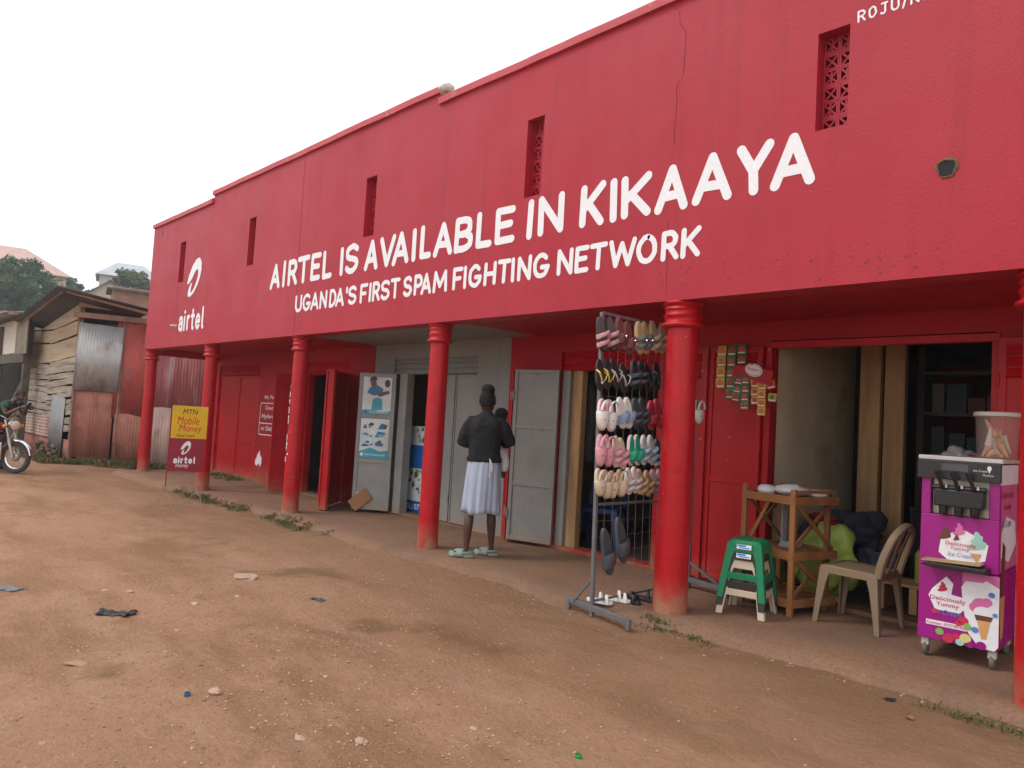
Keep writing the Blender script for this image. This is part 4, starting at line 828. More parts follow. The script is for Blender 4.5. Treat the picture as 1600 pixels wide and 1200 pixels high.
mb = MB(); mb.box(-.02, WI + .012, -.012, DI, 1.335, 1.362, MI); mb.build('top_tray', M_ICW, IC, bevel=.004)
mb = MB(); mb.box(-.022, WI + .006, -.022, .005, 1.212, 1.333, MI); cp = mb.build('control_panel', cm('smoked_panel', (.03, .028, .03), rough=.25), IC, bevel=.004)
mb = MB(); MIF = MI @ Matrix(((1, 0, 0, 0), (0, 0, -1, 0), (0, 1, 0, 0), (0, 0, 0, 1)))     # x, z on the front face, normal to the street
mb.rect(.12, .27, 1.27, 1.315, MIF, .0235); mb.cur = 1; text(mb, 'Ice Cream', .30, 1.275, .075, .014, MIF, .0235); text(mb, 'Machine', .35, 1.25, .06, .013, MIF, .0235); mb.ell(.385, 1.30, .012, .016, MIF, .0235); mb.flat([(.377, 1.29), (.393, 1.29), (.385, 1.268)], MIF, .024)
adopt(mb.build('panel_print', [cm('display_grey', (.09, .1, .1)), M_PAINT], fix=False), cp)
mb = MB(); mb.rect(.06, WI - .064, .985, 1.215, MIF, -.047); mb.build('steel_plate', M_STEEL, IC, fix=False)
mb = MB(); mb.box(.085, .36, -.05, .046, 1.04, 1.15, MI); mb.tube([MI @ Vector((.07, -.03, 1.16)), MI @ Vector((.375, -.03, 1.16))], .018, 10)
dh = mb.build('dispenser_head', M_BLACKPL, IC, smooth=True, bevel=.008)
for x in (.135, .222, .31):
    mb = MB(); mb.tube([MI @ Vector((x, -.05, 1.155)), MI @ Vector((x - .01, -.07, 1.2)), MI @ Vector((x - .028, -.085, 1.265))], [.012, .012, .016], 8); adopt(mb.build('lever', M_BLACKPL, smooth=True), dh)
    mb = MB(); mb.lathe([(.022, .985), (.026, 1.0), (.026, 1.045)], 12, M=MI @ Matrix.Translation((x, -.02, 0))); adopt(mb.build('nozzle', M_BLACKPL, smooth=True), dh)
    mb = MB(); mb.lathe([(.011, 0), (.011, .02)], 10, M=MI @ Matrix.Translation((x + .02, -.05, 1.16))); adopt(mb.build('knob', M_CHROME, smooth=True), dh)
mb = MB(); mb.box(.055, .40, -.13, 0, .655, .685, MI); tr = mb.build('drip_tray', M_BLACKPL, IC, bevel=.006)
mb = MB(); mb.box(.065, .39, -.125, 0, .686, .694, MI @ Matrix.Rotation(R(-2), 4, 'Y')); adopt(mb.build('cardboard', cm('cardboard', (.42, .28, .16), rough=.8)), tr)
ICM = [M_PAINT, M_ICP, M_MINT, M_CHOC, M_ICR, M_ICC, M_ICG, M_ICY, M_ICB, M_MAG]
def swirl(mb, cx, cz, s_, c_, z):
    mb.cur = c_
    for k in range(5): mb.ell(cx + (.12 * s_ if k % 2 else -.06 * s_), cz + s_ * (.0 + .36 * k), s_ * (1 - .18 * k), s_ * .34, MIF, z + .0003 * k, 14, .25)
mb = MB(); z = .003 - .004
mb.cur = 0; mb.flat([(.11, .74), (.12, .82), (.155, .86), (.25, .90), (.33, .86), (.385, .82), (.37, .72), (.30, .695), (.16, .70)], MIF, z)
swirl(mb, .145, .84, .038, 3, z + .0006); swirl(mb, .225, .875, .036, 1, z + .0024); swirl(mb, .325, .80, .055, 2, z + .0012); swirl(mb, .21, .835, .018, 3, z + .0046)
mb.cur = 5; mb.flat([(.285, .76), (.35, .76), (.325, .70)], MIF, z + .003)
mb.cur = 4; text(mb, 'Deliciously', .15, .788, .17, .03, MIF, z + .007, .006); text(mb, 'Yummy', .175, .762, .11, .026, MIF, z + .0072, .006); mb.cur = 8; text(mb, 'Ice Cream', .165, .725, .14, .028, MIF, z + .0074, .0, .2)
adopt(mb.build('front_print', ICM, fix=False), body)
mb = MB(); z = .003
mb.cur = 1; mb.flat([(.25, .52), (.45, .53), (.45, .635), (.25, .635)], MIF, z); mb.cur = 0; mb.flat([(.245, .54), (.27, .58), (.36, .585), (.38, .60), (.45, .565), (.45, .21), (.43, .18), (.35, .185), (.29, .26), (.26, .40)], MIF, z + .0006)
swirl(mb, .14, .50, .03, 4, z + .0007); mb.cur = 0; mb.flat([(.06, .455), (.08, .50), (.16, .59), (.20, .55), (.19, .48), (.27, .47), (.28, .42), (.24, .37), (.1, .37)], MIF, z + .0005)
mb.cur = 4; text(mb, 'Deliciously', .07, .425, .20, .034, MIF, z + .003, .006); text(mb, 'Yummy', .105, .39, .13, .034, MIF, z + .0033, .006); mb.cur = 8; text(mb, 'Ice Cream', .085, .345, .16, .032, MIF, z + .003, 0, .2)
mb.cur = 0; mb.rect(.05, .285, .268, .30, MIF, z + .0012); mb.cur = 4; text(mb, 'Contact: 0757281908', .055, .275, .225, .018, MIF, z + .003, .01)
mb.cur = 1; mb.ell(.35, .45, .045, .04, MIF, z + .002, 14); mb.ell(.32, .43, .03, .03, MIF, z + .0022, 12); mb.ell(.385, .47, .03, .026, MIF, z + .0024, 12)
mb.cur = 0; mb.ell(.37, .405, .055, .035, MIF, z + .0026, 14); mb.cur = 3; mb.flat([(.32, .385), (.42, .385), (.41, .355), (.33, .35)], MIF, z + .003); mb.cur = 5; mb.flat([(.335, .352), (.405, .355), (.385, .245), (.36, .24)], MIF, z + .0034)
for cx, cz, rr, c_ in ((.26, .33, .03, 4), (.235, .31, .02, 4), (.285, .3, .022, 6), (.13, .235, .024, 6), (.18, .205, .034, 4), (.225, .225, .02, 4), (.275, .225, .032, 7), (.245, .195, .025, 2), (.325, .29, .02, 8), (.41, .52, .018, 8), (.43, .40, .014, 8), (.3, .19, .02, 9), (.36, .20, .028, 9), (.1, .36, .018, 4)):
    mb.cur = c_; mb.ell(cx, cz, rr, rr * .9, MIF, z + .004 + .0001 * c_, 14)
adopt(mb.build('front_print', ICM, fix=False), body)
MIS = MI @ Matrix(((0, 0, 1, WI), (1, 0, 0, 0), (0, 1, 0, 0), (0, 0, 0, 1)))          # right side: x = depth, y = z
mb = MB(); mb.cur = 1; mb.rect(.03, .57, .66, 1.2, MIS, .0006); mb.cur = 0; mb.rect(.0, .59, 1.2, 1.325, MIS, .0008); mb.flat([(.05, .75), (.3, .7), (.55, .8), (.5, .95), (.2, 1.0), (.06, .9)], MIS, .0012); mb.cur = 3; mb.flat([(.05, .5), (.16, .44), (.2, .8), (.1, .85)], MIS, .0018); mb.cur = 5; mb.flat([(.08, .24), (.16, .24), (.2, .5), (.05, .5)], MIS, .002)
mb.cur = 4; text(mb, 'Deliciously', .04, 1.1, .4, .06, MIS, .002, .006); text(mb, 'Yummy', .1, 1.03, .25, .05, MIS, .0022, .006); mb.cur = 8; text(mb, 'Ice Cream', .06, .93, .3, .05, MIS, .0024)
adopt(mb.build('side_print', ICM, fix=False), body)
for x, y in ((.04, .05), (WI - .03, .05), (.04, DI - .06), (WI - .04, DI - .06)):
    zf = floor_z(-1.4); mb = MB(); mb.box(x - .022, x + .022, y - .03, y + .02, .125, .174, MI); cs_ = mb.build('castor', cm('pale_castor', (.5, .48, .45)), IC, bevel=.004)
    mb = MB(); mb.lathe([(.02, -.014), (.042, -.012), (.048, 0), (.042, .012), (.02, .014)], 18, M=MI @ Matrix.Translation((x, y, zf + .048)) @ Matrix.Rotation(R(90), 4, 'Y')); adopt(mb.build('wheel', cm('grey_wheel', (.16, .14, .12)), smooth=True, angle=50), cs_)
# tub of cones on the machine
tb = thing('plastic_tub', 'clear plastic tub of wafer cones on top of the ice cream machine', 'tub', MI @ Vector((.36, .33, 1.362)))
mb = MB(); MTb = MI @ Matrix.Translation((.375, .25, 1.364)); mb.lathe([(.095, 0), (.11, .004), (.128, .29)], 28, M=MTb, caps=False); mb.build('tub', mat('clear_plastic', (.8, .68, .6), .25, .5, alpha=.14, var=.02), tb, smooth=True)
mb = MB(); mb.lathe([(.0, .30), (.12, .302), (.136, .298), (.138, .275), (.133, .272), (.131, .290), (.0, .292)], 28, M=MTb, caps=False); mb.build('lid', cm('frosted_lid', (.55, .5, .47), rough=.4), tb, smooth=True)
M_WAF = cm('wafer', (.6, .32, .16), rough=.7, var=.2, vs=30)
for i in range(15):
    a_ = random.uniform(0, 6.28); rr = random.uniform(.01, .062); z0_ = random.uniform(.03, .15); p = Vector((rr * math.cos(a_), rr * math.sin(a_), z0_)); q = p + Vector((random.uniform(-.05, .05), random.uniform(-.05, .05), random.choice((-1, 1)) * .11)); q.x = max(-.075, min(.075, q.x)); q.y = max(-.075, min(.075, q.y)); q.z = max(.012, min(.265, q.z))
    mb = MB(); mb.tube([MTb @ p, MTb @ q], [.024, .006], 10); tag(mb.build('wafer_cone', M_WAF if i % 3 else cm('paper_sleeve', (.6, .5, .45)), smooth=True), 'wafer cone inside the clear plastic tub', 'cone', 'wafer cones in the tub')
# ---- sachet strips and seasoning hanger by the door
SAC = [cm('sachet_green', (.05, .2, .07), rough=.3, var=.3, vs=40), cm('sachet_yellow', (.55, .36, .04), rough=.3, var=.2, vs=40), cm('sachet_orange', (.55, .16, .03), rough=.3, var=.2, vs=40), M_PAINT, cm('sachet_red', (.5, .02, .03), rough=.3)]
def strip(x, y, z1, n, w_, h_, c0, c1, label, tilt=0.0):
    t = thing('sachet_strip', label, 'sachets', (x, y, z1), 'strips of seasoning sachets hung by the door')
    for i in range(n):
        M = FACE(x, y, z1) @ Matrix.Rotation(R(tilt), 4, 'Z') @ Matrix.Translation((0, -h_ * (i + 1), random.uniform(0, .006))) @ Matrix.Rotation(R(random.uniform(-6, 6)), 4, 'X')
        mb = MB(); mb.loft([[M @ Vector(p) for p in ((0, 0, 0), (w_, 0, 0), (w_, 0, .002), (0, 0, .002))], [M @ Vector(p) for p in ((0, h_ * .5, -.004), (w_, h_ * .5, -.004), (w_, h_ * .5, .009), (0, h_ * .5, .009))], [M @ Vector(p) for p in ((0, h_ - .003, 0), (w_, h_ - .003, 0), (w_, h_ - .003, .002), (0, h_ - .003, .002))]])
        s_ = mb.build('sachet', SAC[c0], t); mb = MB(); mb.cur = 1; mb.ell(w_ / 2, h_ * .5, w_ * .32, h_ * .28, M, .0105, 12); mb.cur = 0; mb.rect(w_ * .1, w_ * .9, h_ * .1, h_ * .22, M, .007); adopt(mb.build('sachet_print', [M_PAINT, SAC[c1]], fix=False), s_)
hy = WY - .075
strip(-3.60, hy, 2.235, 4, .085, .098, 1, 2, 'strip of four yellow and orange sachets on the red door'); strip(-3.50, hy, 2.235, 5, .085, .098, 0, 4, 'strip of five green sachets on the red door'); strip(-3.40, hy, 2.24, 2, .085, .09, 0, 4, 'short strip of two green sachets on the red door')
hg = thing('seasoning_hanger', 'red cardboard hanger with white oval Royco sign by the shop opening', 'hanger', (-3.2, 1.28, 1.95)); MH = frame((-3.42, 1.275, 1.93), (1, -.08, -.17), (0, 0, 1)); mb = MB(); mb.prism([(0, 0), (.40, .0), (.42, .12), (.28, .14), (.02, .12)], MH, .012); hb = mb.build('board', cm('red_card', (.42, .01, .015), rough=.5), hg, bevel=.002)
mb = MB(); mb.ell(.23, .105, .088, .058, MH, .0145, 28, .0); mb.cur = 1; mb.ell(.23, .105, .078, .049, MH, .0152, 28); mb.cur = 0; mb.ell(.23, .105, .075, .046, MH, .016, 28); mb.cur = 2; text(mb, 'Royco', .175, .088, .11, .04, MH, .0168, .006); mb.cur = 1; mb.flat([(.19, .145), (.215, .15), (.235, .165), (.205, .16)], MH, .0168); adopt(mb.build('oval_sign', [M_PAINT, K_blk, M_REDL], fix=False), hb)
for x, z, n, c0, c1, tl, lab in ((-3.37, 1.95, 3, 0, 4, -8, 'leftmost green sachet strip under the red hanger'), (-3.31, 1.95, 4, 0, 4, 0, 'long green sachet strip under the red hanger'), (-3.22, 1.92, 3, 1, 4, 2, 'green and yellow sachet strip under the red hanger'), (-3.15, 1.90, 4, 1, 2, 0, 'long yellow sachet strip under the red hanger'), (-3.08, 1.9, 1, 2, 4, 12, 'single orange sachet under the red hanger'), (-3.05, 1.80, 1, 1, 0, -4, 'single yellow sachet hung low under the red hanger')): strip(x, 1.255, z, n, .075, .075, c0, c1, lab, tl)
# ---- goods inside the open shop
def crumple(name, c, r, m_, label, cat, sc=(1, 1, 1), jit=.5, seed=0):
    mb = MB(); mb.blob(c, r, 44, 30, jit, seed, sc); o = tag(mb.build(name, m_, smooth=True, angle=180), label, cat)
    tx = bpy.data.textures.new(name, 'VORONOI'); tx.noise_scale = r * .8; dm = o.modifiers.new('folds', 'DISPLACE'); dm.texture = tx; dm.strength = r * .75; dm.texture_coords = 'GLOBAL'; return o
crumple('plastic_bag', (-2.72, 1.72, .36), .26, cm('lime_polythene', (.38, .52, .10), rough=.3, var=.25), 'lime green polythene bag standing behind the beige chair', 'bag', (1.0, .8, 1.22), .45, 3)
crumple('clothes_heap', (-2.68, 2.1, .62), .22, cm('navy_cloth', (.03, .032, .05), rough=.9), 'dark bundled clothes heaped behind the green bag', 'clothes', (1.2, .8, .8), .6, 8)
crumple('clothes_heap', (-2.85, 2.05, .42), .24, cm('blue_cloth', (.07, .09, .16), rough=.9), 'blue grey clothes heaped against the cream wall', 'clothes', (1.0, .8, 1.1), .6, 9)
crumple('clothes_heap', (-2.42, 2.15, .34), .17, cm('grey_blue_cloth', (.07, .08, .12), rough=.9), 'grey blue cloth bundle under the timber boards', 'clothes', (1, .7, 1.2), .6, 12)
crumple('clothes_heap', (-2.84, 1.95, .70), .1, cm('red_cloth', (.2, .015, .02), rough=.9), 'small red garment on the clothes heap', 'clothes', (1.3, .8, .5), .6, 14)
crumple('paper_scrap', (-2.66, 1.6, .07), .12, cm('cream_paper', (.5, .45, .36), rough=.8), 'crumpled cream paper on the floor under the green bag', 'paper', (1.5, .6, .18), .5, 16)
bn_ = thing('wooden_bench', 'low brown wooden crate bench behind the beige chair', 'bench', (-2.05, 1.95, .05))
for i in range(3): mb = MB(); mb.box(-2.32, -1.75, 1.78 + .12 * i, 1.89 + .12 * i, .27, .29); mb.build('plank', M_WOOD2, bn_, bevel=.003)
for x in (-2.28, -2.03, -1.8):
    mb = MB(); mb.box(x - .03, x + .03, 1.79, 2.12, .06, .27); mb.build('leg', M_WOOD2, bn_, bevel=.003)
mb = MB(); mb.lathe([(.0, .05), (.2, .05), (.21, .08), (.205, .45), (.21, .46), (.205, .47), (.205, .84), (.215, .86), (.205, .875), (.0, .87)], 28, (-2.05, 2.42, 0)); tag(mb.build('drum', cm('black_drum', (.02, .02, .022), rough=.35), smooth=True), 'black drum with bright rim inside the open shop', 'drum')
mb = MB(); mb.lathe([(.0, .06), (.05, .06), (.055, .1), (.055, .3), (.025, .34), (.022, .36), (0, .36)], 16, (-2.0, 1.9, .24)); tag(mb.build('bottle', cm('yellow_green_bottle', (.3, .32, .06), rough=.35), smooth=True), 'yellow green bottle standing on the low bench', 'bottle')
sh = thing('shop_shelf', 'dark timber shelving with goods at the back of the open shop', 'shelf', (-1.6, 3.3, .05))
for z in (.9, 1.3, 1.72, 2.12): mb = MB(); mb.box(-2.45, -.4, 3.2, 3.6, z, z + .03); mb.build('shelf_board', M_DARKROOM, sh)
for x in (-2.45, -1.75, -1.05, -.4): mb = MB(); mb.box(x - .03, x + .03, 3.2, 3.6, .05, 2.4); mb.build('upright', M_DARKROOM, sh)
rnd = random.Random(11)
cols = [(.12, .03, .03), (.05, .06, .09), (.10, .08, .06), (.04, .07, .06), (.15, .12, .1), (.09, .05, .07)]; cn = ['maroon', 'slate', 'brown', 'dark green', 'beige', 'plum']
for zi, z in enumerate((.93, 1.33, 1.75)):
    x = -2.36
    while x < -.6:
        wd = rnd.uniform(.09, .2); h = rnd.uniform(.14, .30); k = rnd.randrange(6); mb = MB(); mb.box(x, x + wd, 3.22 + rnd.uniform(0, .06), 3.5, z + .001, z + h); tag(mb.build('carton', cm('carton_%d' % k, cols[k], rough=.6), bevel=.004), '%s carton on the %s shelf of the open shop' % (cn[k], ('lower', 'middle', 'upper')[zi]), 'carton', 'cartons on the shop shelves'); x += wd + rnd.uniform(.005, .05)
ct = thing('shop_counter', 'dark counter inside the open shop behind the ice cream machine', 'counter', (-1.5, 2.3, .05))
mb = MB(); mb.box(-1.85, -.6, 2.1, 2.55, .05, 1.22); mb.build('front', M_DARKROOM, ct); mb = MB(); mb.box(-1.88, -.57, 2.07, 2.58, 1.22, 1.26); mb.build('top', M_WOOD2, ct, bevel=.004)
mb = MB(); mb.box(-1.78, -1.5, 2.2, 2.4, 1.262, 1.37); o = tag(mb.build('margarine_box', cm('orange_red_box', (.42, .05, .02), rough=.5), bevel=.004), 'orange red carton on the dark counter', 'box'); mb = MB(); text(mb, 'Blue Band', -1.75, 1.3, .2, .035, FACE(0, 2.198, 0), .001, .01); mb.build('lettering', M_PAINT, o, fix=False)
crumple('plastic_bag', (-1.83, 2.25, 1.33), .1, K_poly, 'white plastic bag at the end of the dark counter', 'bag', (1.1, .8, .8), .5, 21)
crumple('cloth', (-1.95, 2.5, 1.3), .12, cm('teal_cloth', (.01, .09, .08), rough=.9), 'teal cloth draped over the end of the counter', 'cloth', (1.2, .9, .7), .5, 22)
# jacket hung in the third doorway
jk = thing('hanging_jacket', 'black jacket hung beside the timber post of the doorway', 'jacket', (-5.42, 1.62, 1.1)); mb = MB(); rings = []
for z, wd, dp in ((1.02, .10, .05), (1.2, .12, .06), (1.5, .115, .06), (1.75, .1, .055), (1.9, .08, .045), (1.97, .03, .03)): rings.append([Vector((-5.36 + wd * math.cos(2 * math.pi * i / 16) * (1 + .1 * math.sin(5 * i)), 1.62 + dp * math.sin(2 * math.pi * i / 16), z)) for i in range(16)])
mb.loft(rings); mb.build('body', cm('black_cloth', (.016, .015, .016), rough=.8), jk, smooth=True, angle=180)
mb = MB(); mb.tube([(-5.30, 1.58, 1.88), (-5.26, 1.57, 1.6), (-5.27, 1.58, 1.25)], [.04, .045, .035], 10); mb.build('sleeve', MATS['black_cloth'], jk, smooth=True)
# banner and timber in the grey shop doorway
bnr = thing('shop_banner', 'blue and white printed banner standing in the grey shop doorway', 'banner', (-8.55, 1.6, .05)); MBn = FACE(-8.82, 1.62, .06); mb = MB(); mb.box(0, .62, 0, 1.22, -.006, 0, MBn); mb.build('panel', M_POST, bnr)
mb = MB(); mb.cur = 1; mb.rect(0, .62, .62, .95, MBn, .002); mb.cur = 2; mb.rect(0, .62, 0, .16, MBn, .002); mb.cur = 3
rr_ = random.Random(3)
for i in range(26):
    x, z = rr_.uniform(.03, .58), rr_.uniform(.2, .58); h = rr_.uniform(.05, .16); mb.cur = 3 + (i % 3); mb.flat([(x, z), (x + .05, z + h * .3), (x + .03, min(.61, z + h)), (x - .02, z + h * .5)], MBn, .0022 + .0002 * i)
for i in range(8):
    x, z = rr_.uniform(.25, .5), rr_.uniform(.98, 1.15); mb.cur = (3, 6)[i % 2]; mb.flat([(x, z), (x + .06, z + .01), (x + .05, z + .06), (x + .01, z + .05)], MBn, .0025 + .0002 * i)
mb.cur = 0; text(mb, 'TEL: 0772', .05, .04, .5, .08, MBn, .003, .015); mb.build('banner_print', [M_PAINT, cm('banner_blue', (.01, .12, .42), rough=.4), cm('banner_deep_blue', (.01, .1, .3), rough=.4), cm('banner_leaf', (.06, .14, .06)), cm('banner_green', (.25, .36, .1)), M_POST, cm('banner_teal', (.1, .35, .35))], bnr, fix=False)
mb = MB(); mb.box(-8.38, -8.33, 1.75, 1.8, .05, 2.0); tag(mb.build('timber_pole', M_WOOD), 'brown timber pole inside the grey shop doorway', 'pole')
gs = thing('goods_shelf', 'shelf of dim goods inside the grey shop', 'shelf', (-8.7, 2.6, .05))
for z in (.9, 1.3, 1.7): mb = MB(); mb.box(-9.2, -7.4, 2.5, 2.9, z, z + .03); mb.build('shelf_board', M_WOOD2, gs)
for x in (-9.2, -8.3, -7.4): mb = MB(); mb.box(x - .03, x + .03, 2.5, 2.9, .05, 2.1); mb.build('upright', M_WOOD2, gs)
for zi, z in enumerate((1.332, 1.732)):
    for i in range(7):
        x = -9.1 + .24 * i; k = (i * 3 + zi) % 6; mb = MB(); mb.lathe([(.0, 0), (.05, 0), (.055, .02), (.055, .16), (.03, .19), (0, .19)], 14, (x, 2.62, z)); tag(mb.build('jar', cm('jar_%d' % k, [(.05, .16, .15), (.1, .1, .1), (.2, .12, .05), (.02, .05, .12), (.2, .2, .18), (.12, .03, .03)][k], rough=.35), smooth=True), '%s jar on the %s shelf of the grey shop' % (('teal', 'grey', 'brown', 'navy', 'white', 'red')[k], ('middle', 'upper')[zi]), 'jar', 'jars on the grey shop shelf')
tag((lambda m: (m.bar((-9.08, .95, .1), (-8.93, 1.12, .30), .02, .18, (0, 0, 1)), m)[1])(MB()).build('cardboard_sheet', cm('brown_board', (.34, .16, .07), rough=.7)), 'brown board leaning against the poster door', 'board')
# ================================================================== people
def skin_body(name, J, E_, m_, parent, sub=2, root='pelvis'):
    """J: joint -> (pos, rx, ry); E_: bones. One continuous surface (Skin + Subdivision)."""
    me = bpy.data.meshes.new(name); bm = bmesh.new(); ly = bm.verts.layers.skin.verify(); V = {}
    for k, (p, rx, ry) in J.items():
        v = bm.verts.new(p); v[ly].radius = (rx, ry); v[ly].use_root = (k == root); V[k] = v
    for a_, b_ in E_: bm.edges.new((V[a_], V[b_]))
    bm.to_mesh(me); bm.free(); me.materials.append(m_); o = bpy.data.objects.new(name, me); col.objects.link(o)
    s_ = o.modifiers.new('skin', 'SKIN'); s_.use_smooth_shade = True; q = o.modifiers.new('subsurf', 'SUBSURF'); q.levels = sub; q.render_levels = sub
    adopt(o, parent); return o
def chain(*n): return list(zip(n, n[1:]))
def hand(M, m_, parent, flip=1, curl=25):
    """palm with five separate bent fingers; local y = finger direction, z = back of hand"""
    mb = MB(); mb.blob(M @ Vector((0, .045, 0)), .042, 10, 8, 0, 0, (1, 1, 1)); mb.v[:] = [tuple(v) for v in mb.v]
    mb = MB(); rings = []
    for y, wd, th in ((-.02, .024, .02), (.01, .032, .019), (.05, .041, .017), (.085, .042, .014)): rings.append([M @ Vector((wd * math.cos(2 * math.pi * i / 14), y, th * math.sin(2 * math.pi * i / 14))) for i in range(14)])
    mb.loft(rings)
    for i, L in enumerate((.068, .078, .073, .056)):
        x = (-.03 + .02 * i) * flip; a_ = 0; p = Vector((x, .08, 0)); P = [p.copy()]
        for k in (.45, .32, .23): a_ += R(curl); p = p + Vector((0, math.cos(a_), -math.sin(a_))) * L * k; P.append(p.copy())
        mb.tube([M @ q for q in P], [.0095, .009, .008, .006], 8)
    P = [Vector((-.028 * flip, .01, -.004)), Vector((-.05 * flip, .035, -.016)), Vector((-.056 * flip, .062, -.028)), Vector((-.05 * flip, .083, -.036))]; mb.tube([M @ q for q in P], [.013, .011, .0095, .007], 8)
    return mb.build('hand', m_, parent, smooth=True, angle=180)
def head(M, r, m_skin, m_hair, parent, long_hair=True):
    """M: head centre, local y = face direction"""
    mb = MB(); rings = []; prof = [(-1.22, .38, .1, .42), (-1.05, .55, .16, .52), (-.8, .68, .12, .72), (-.45, .76, .06, .88), (-.1, .82, .02, .96), (.25, .86, -.02, 1.0), (.6, .80, -.05, .95), (.88, .58, -.07, .72), (1.03, .28, -.08, .36)]
    for z, wd, y0, dp in prof: rings.append([M @ Vector((r * wd * math.cos(2 * math.pi * i / 20), r * (y0 + dp * math.sin(2 * math.pi * i / 20)), r * z)) for i in range(20)])
    mb.loft(rings); hd = mb.build('head', m_skin, parent, smooth=True, angle=180, subsurf=1)
    mb = MB(); mb.tube([M @ Vector((0, r * .92, r * .15)), M @ Vector((0, r * 1.1, -r * .2)), M @ Vector((0, r * .95, -r * .3))], [r * .08, r * .15, r * .12], 8); adopt(mb.build('nose', m_skin, smooth=True), hd)
    mb = MB(); mb.tube([M @ Vector((-r * .25, r * .82, -r * .58)), M @ Vector((0, r * .92, -r * .56)), M @ Vector((r * .25, r * .82, -r * .58))], r * .06, 8); adopt(mb.build('mouth', cm('lips', (.12, .04, .04)), smooth=True), hd)
    for s_ in (-1, 1):
        mb = MB(); mb.blob(M @ Vector((s_ * r * .32, r * .86, r * .08)), r * .11, 8, 6); adopt(mb.build('eye', cm('eye_white', (.6, .58, .55)), smooth=True), hd)
        mb = MB(); mb.blob(M @ Vector((s_ * r * .84, -r * .05, -r * .08)), r * .22, 8, 6, 0, 0, (.35, .7, 1.1)); adopt(mb.build('ear', m_skin, smooth=True), hd)
    return hd
SKIN = cm('dark_brown_skin', (.085, .043, .028), rough=.42, var=.12, vs=8); HAIR = mat('black_hair', (.012, .010, .009), .6, .3, bump=.8, bs=120)
# ---- woman with child, seen from behind
WB = Vector((-5.60, .29, floor_z(-5.6) + .012)); MWm = Matrix(((.69, -.72, 0, WB.x), (.72, .69, 0, WB.y), (0, 0, 1, WB.z), (0, 0, 0, 1)))
wo = thing('person', 'person in black jumper, pale blue skirt and grey clogs, back turned, carrying a small child', 'person', WB)
def W(*p): return MWm @ Vector(p)
LA, RA = (-.125, -.09), (.12, .08)
Jb = {'pelvis': (W(0, 0, .88), .13, .10), 'waist': (W(0, 0, 1.04), .09, .07), 'chest': (W(0, .0, 1.24), .10, .075), 'neckb': (W(0, .0, 1.40), .065, .06), 'neck': (W(0, .015, 1.47), .05, .05),
      'hipL': (W(-.085, 0, .82), .085, .085), 'kneeL': (W(-.11, -.04, .46), .047, .047), 'calfL': (W(-.118, -.095, .33), .054, .054), 'ankL': (W(LA[0], LA[1], .10), .029, .029), 'heelL': (W(LA[0], LA[1], .045), .034, .034), 'toeL': (W(LA[0] - .12, LA[1] + .03, .03), .03, .022),
      'hipR': (W(.085, 0, .82), .085, .085), 'kneeR': (W(.10, .05, .46), .047, .047), 'calfR': (W(.11, .04, .33), .054, .054), 'ankR': (W(RA[0], RA[1], .10), .029, .029), 'heelR': (W(RA[0], RA[1], .045), .034, .034), 'toeR': (W(RA[0] - .12, RA[1] + .03, .03), .03, .022),
      'shL': (W(-.155, 0, 1.355), .055, .055), 'elL': (W(-.23, .02, 1.14), .035, .035), 'wrL': (W(-.07, .22, 1.12), .026, .026), 'shR': (W(.155, 0, 1.355), .055, .055), 'elR': (W(.245, .04, 1.16), .035, .035), 'wrR': (W(.10, .25, 1.14), .026, .026)}
Eb = chain('pelvis', 'waist', 'chest', 'neckb', 'neck') + [(f'{a_}', f'{b_}') for s_ in 'LR' for a_, b_ in chain('pelvis', 'hip' + s_, 'knee' + s_, 'calf' + s_, 'ank' + s_, 'heel' + s_, 'toe' + s_) + chain('chest', 'sh' + s_, 'el' + s_, 'wr' + s_)]
skin_body('body', Jb, Eb, SKIN, wo)
M_JUMP = mat('black_knit', (.012, .012, .014), .8, .35, bump=.4, bs=90)
mb = MB(); rings = []
for z, rx, ry, y0 in ((.95, .160, .125, 0), (.965, .168, .130, 0), (1.0, .168, .130, 0), (1.06, .158, .122, 0), (1.15, .162, .122, -.005), (1.25, .172, .126, -.01), (1.31, .178, .12, -.012), (1.36, .165, .102, -.01), (1.395, .125, .085, -.002), (1.42, .08, .07, .005), (1.445, .066, .062, .01), (1.452, .06, .056, .01)):
    rings.append([W(rx * math.copysign(abs(math.cos(t)) ** .85, math.cos(t)), y0 + ry * math.copysign(abs(math.sin(t)) ** .85, math.sin(t)), z + .008 * math.sin(5 * t) * (z < 1.3)) for t in [2 * math.pi * i / 32 for i in range(32)]])
mb.loft(rings)
for s_, el, wr in ((-1, (-.235, .02, 1.14), (-.06, .21, 1.12)), (1, (.25, .03, 1.16), (.13, .24, 1.14))):
    sh_ = Vector((s_ * .135, -.005, 1.355)); e_ = Vector(el); w_ = Vector(wr)
    P = [sh_ + Vector((-s_ * .05, 0, .0)), sh_, sh_.lerp(e_, .35) + Vector((s_ * .012, -.005, .01)), sh_.lerp(e_, .7) + Vector((s_ * .008, -.008, 0)), e_ + Vector((s_ * .0, -.004, -.006)), e_.lerp(w_, .3) + Vector((0, 0, -.012)), e_.lerp(w_, .65), w_]
    mb.tube([W(*p) for p in P], [.055, .068, .068, .064, .06, .057, .048, .04], 16)
